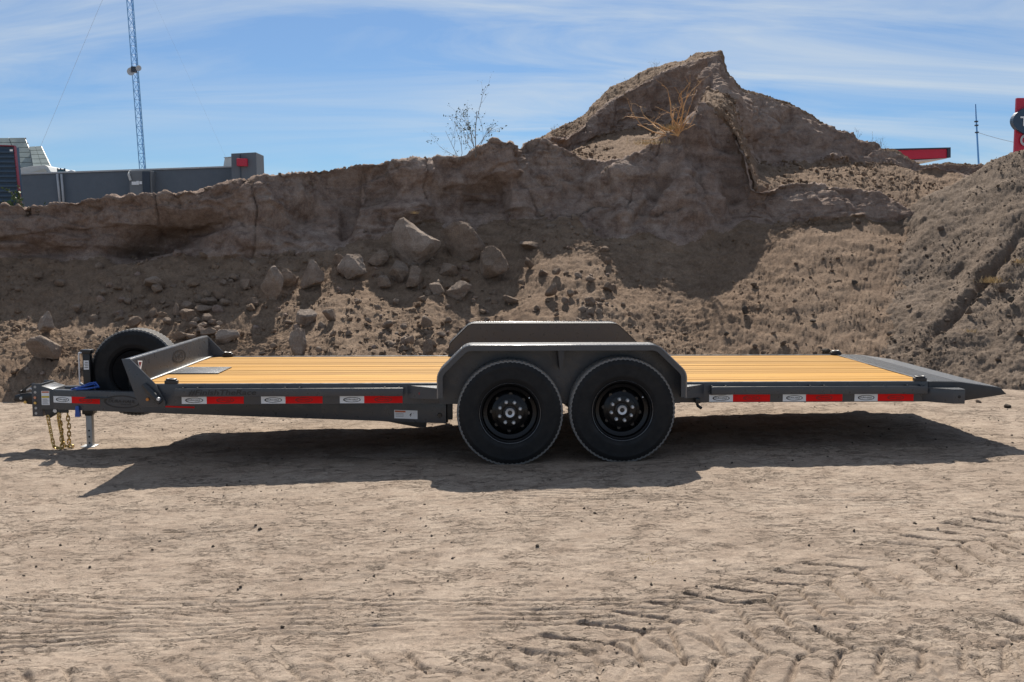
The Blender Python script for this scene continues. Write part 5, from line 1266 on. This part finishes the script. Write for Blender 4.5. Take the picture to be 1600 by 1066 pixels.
# lattice mast
TY = 72.0
tb, tt = P(226.5, 300, TY), P(203.8, 0, TY); ax_ = (tt-tb)/np.linalg.norm(tt-tb); base = tb-ax_*(tb[2]/ax_[2]+.1); top = tb+ax_*42
L = np.linalg.norm(top-base); e = empty('lattice_mast', base); tag(e, 'tall slim blue grey lattice mast with guy wires behind the grey building', 'mast')
offs = [np.array([math.cos(t), math.sin(t), 0])*.25 for t in (math.radians(210), math.radians(330), math.radians(90))]
for o_ in offs: mk('leg', tube([base+o_, top+o_], .030, 6), TOWER, e, True)
br_ = []; n = int(L/.62)
for i in range(n):
    c0, c1 = base+ax_*(i*.62), base+ax_*((i+1)*.62)
    for k in range(3):
        a_, b_ = offs[k], offs[(k+1) % 3]
        br_.append(tube([c0+a_, c0+b_], .017, 4, cap=False)); br_.append(tube([c0+(a_ if i % 2 else b_), c1+(b_ if i % 2 else a_)], .017, 4, cap=False))
tag(mk('lattice', merge(*br_), TOWER, e), kind='stuff')
for (px, py, s_) in ((205, 112, .28), (217, 107, .2)):
    q = P(px, py, TY-.4); mk('dish', lathe_y([(.001, .08), (s_*.6, .04), (s_, -.06), (s_*.96, -.06), (.001, .02)], 16, q), LGREY, e, True, 40)
q = P(209.5, 109, TY-.3); mk('antenna_box', box(q[0]-.16, q[0]+.16, TY-.5, TY-.1, q[2]-.2, q[2]+.2, .03), DARKF, e); mk('dish_arm', tube([P(203, 111, TY-.3), P(218, 107.5, TY-.3)], .04, 6), DARKF, e)
for (p0, p1, r) in (((160, 0), (65, 225), .008), ((240, 0), (350, 240), .003)):
    q0, q1 = P(*p0, TY), P(*p1, TY); dv_ = q1-q0; g1 = q0+dv_*(q0[2]/-dv_[2]); 
    cur = base+ax_*0; 
    f = lambda s: q0-dv_*s
    # run up the wire until it meets the mast axis in x
    s = 0.0
    while s < 3 and (f(s)[0]-(base+ax_*((f(s)[2]-base[2])/ax_[2]))[0])*(q0[0]-tt[0]) > 0: s += .01
    mk('guy_wire', tube([f(s), g1], r, 4), LGREY, e)
# right side: red fascia canopy, pole with wire, pylon sign
RY = 46.0
e = empty('red_canopy', (P(1445, 260, RY)[0], RY+2, 0)); tag(e, 'red fascia canopy with dark frame rising behind the right end of the hill', 'canopy')
mk('fascia', prism([fx(1360, 236, RY), fx(1479.5, 232.5, RY), fx(1479.5, 247, RY), fx(1360, 251, RY)], RY, RY+.3, .01), SIGNRED, e)
mk('top_trim', prism([fx(1360, 233.5, RY), fx(1484.6, 230.6, RY), fx(1484.6, 232.6, RY), fx(1360, 235.8, RY)], RY-.06, RY+4, 0), DARKF, e)
mk('side_trim', prism([fx(1479.6, 232.7, RY), fx(1484.6, 232.7, RY), fx(1484.6, 246.5, RY), fx(1479.6, 246.8, RY)], RY-.06, RY+4, 0), DARKF, e)
mk('soffit', prism([fx(1400, 252.5, RY), fx(1479, 247.2, RY), fx(1479, 248, RY), fx(1420, 254.5, RY)], RY+.02, RY+4, 0), CREAM, e)
for px in (1395, 1410): q = P(px, 250, RY+2); mk('column', box(q[0]-.15, q[0]+.15, RY+1.9, RY+2.2, -.1, q[2], .01), LGREY, e)
PYY = 60.0
q0, q1 = P(1529.5, 262, PYY), P(1523.8, 163, PYY); d_ = (q1-q0)/np.linalg.norm(q1-q0); e = empty('utility_pole', q0-d_*(q0[2]/d_[2])); tag(e, 'thin grey pole with a wire rising behind the right mound', 'pole')
mk('pole', tube([q0-d_*(q0[2]/d_[2]+.2), q1], [.075, .05], 8), TOWER, e, True)
for py in (190, 196, 207): q = q0+(q1-q0)*((262-py)/99.); mk('bracket', box(q[0]-.10, q[0]+.08, PYY-.1, PYY+.06, q[2]-.04, q[2]+.04, .01), DARKF, e)
w0, w1 = q0+(q1-q0)*.56, P(1640, 231, PYY-2); mk('wire', tube([w0*(1-t)+w1*t-np.array([0, 0, .5*t*(1-t)]) for t in np.linspace(0, 1, 9)], .012, 4), LGREY, e)
PY_ = 36.0
e = empty('pylon_sign', (P(1640, 300, PY_)[0], PY_+.3, 0)); tag(e, 'tall red pylon sign with a navy oval and white letter above the right mound', 'sign')
x0, x1 = fx(1587, 200, PY_)[0], fx(1702, 200, PY_)[0]; zt_ = fx(1587, 153, PY_)[1]
mk('board', box(x0, x1, PY_, PY_+.12, -.2, zt_, .02), SIGNRED, e)
oc = fx(1642, 189.5, PY_); ra, rb = oc[0]-fx(1580, 189, PY_)[0], fx(1600, 171, PY_)[1]-oc[1]+.1
frP = Frame((0, PY_, 0), (1, 0, 0), (0, -1, 0))
V = [tuple(frP.pt(oc[0]+ra*math.cos(t), oc[1]+rb*1.25*math.sin(t), o_)) for o_ in (.12, -.1) for t in np.linspace(0, 2*math.pi, 49)[:-1]]
mk('oval', (V, [list(range(48))[::-1], list(range(48, 96))]+[[i, (i+1) % 48, 48+(i+1) % 48, 48+i] for i in range(48)]), NAVY, e)
a, b = fx(1594, 197, PY_-.15), fx(1600, 182, PY_-.15)
mk('letter', text(frP, 'T', a[0], a[1], (b[1]-a[1])*.85, b[1]-a[1], .14, 0, .02), WHITE, e)
g0 = fx(1602, 219, PY_-.1); V, Fc = ring(frP, g0[0], g0[1], .16, .20, .55, 0, .06); mk('emblem', (V, Fc), LGREY, e)
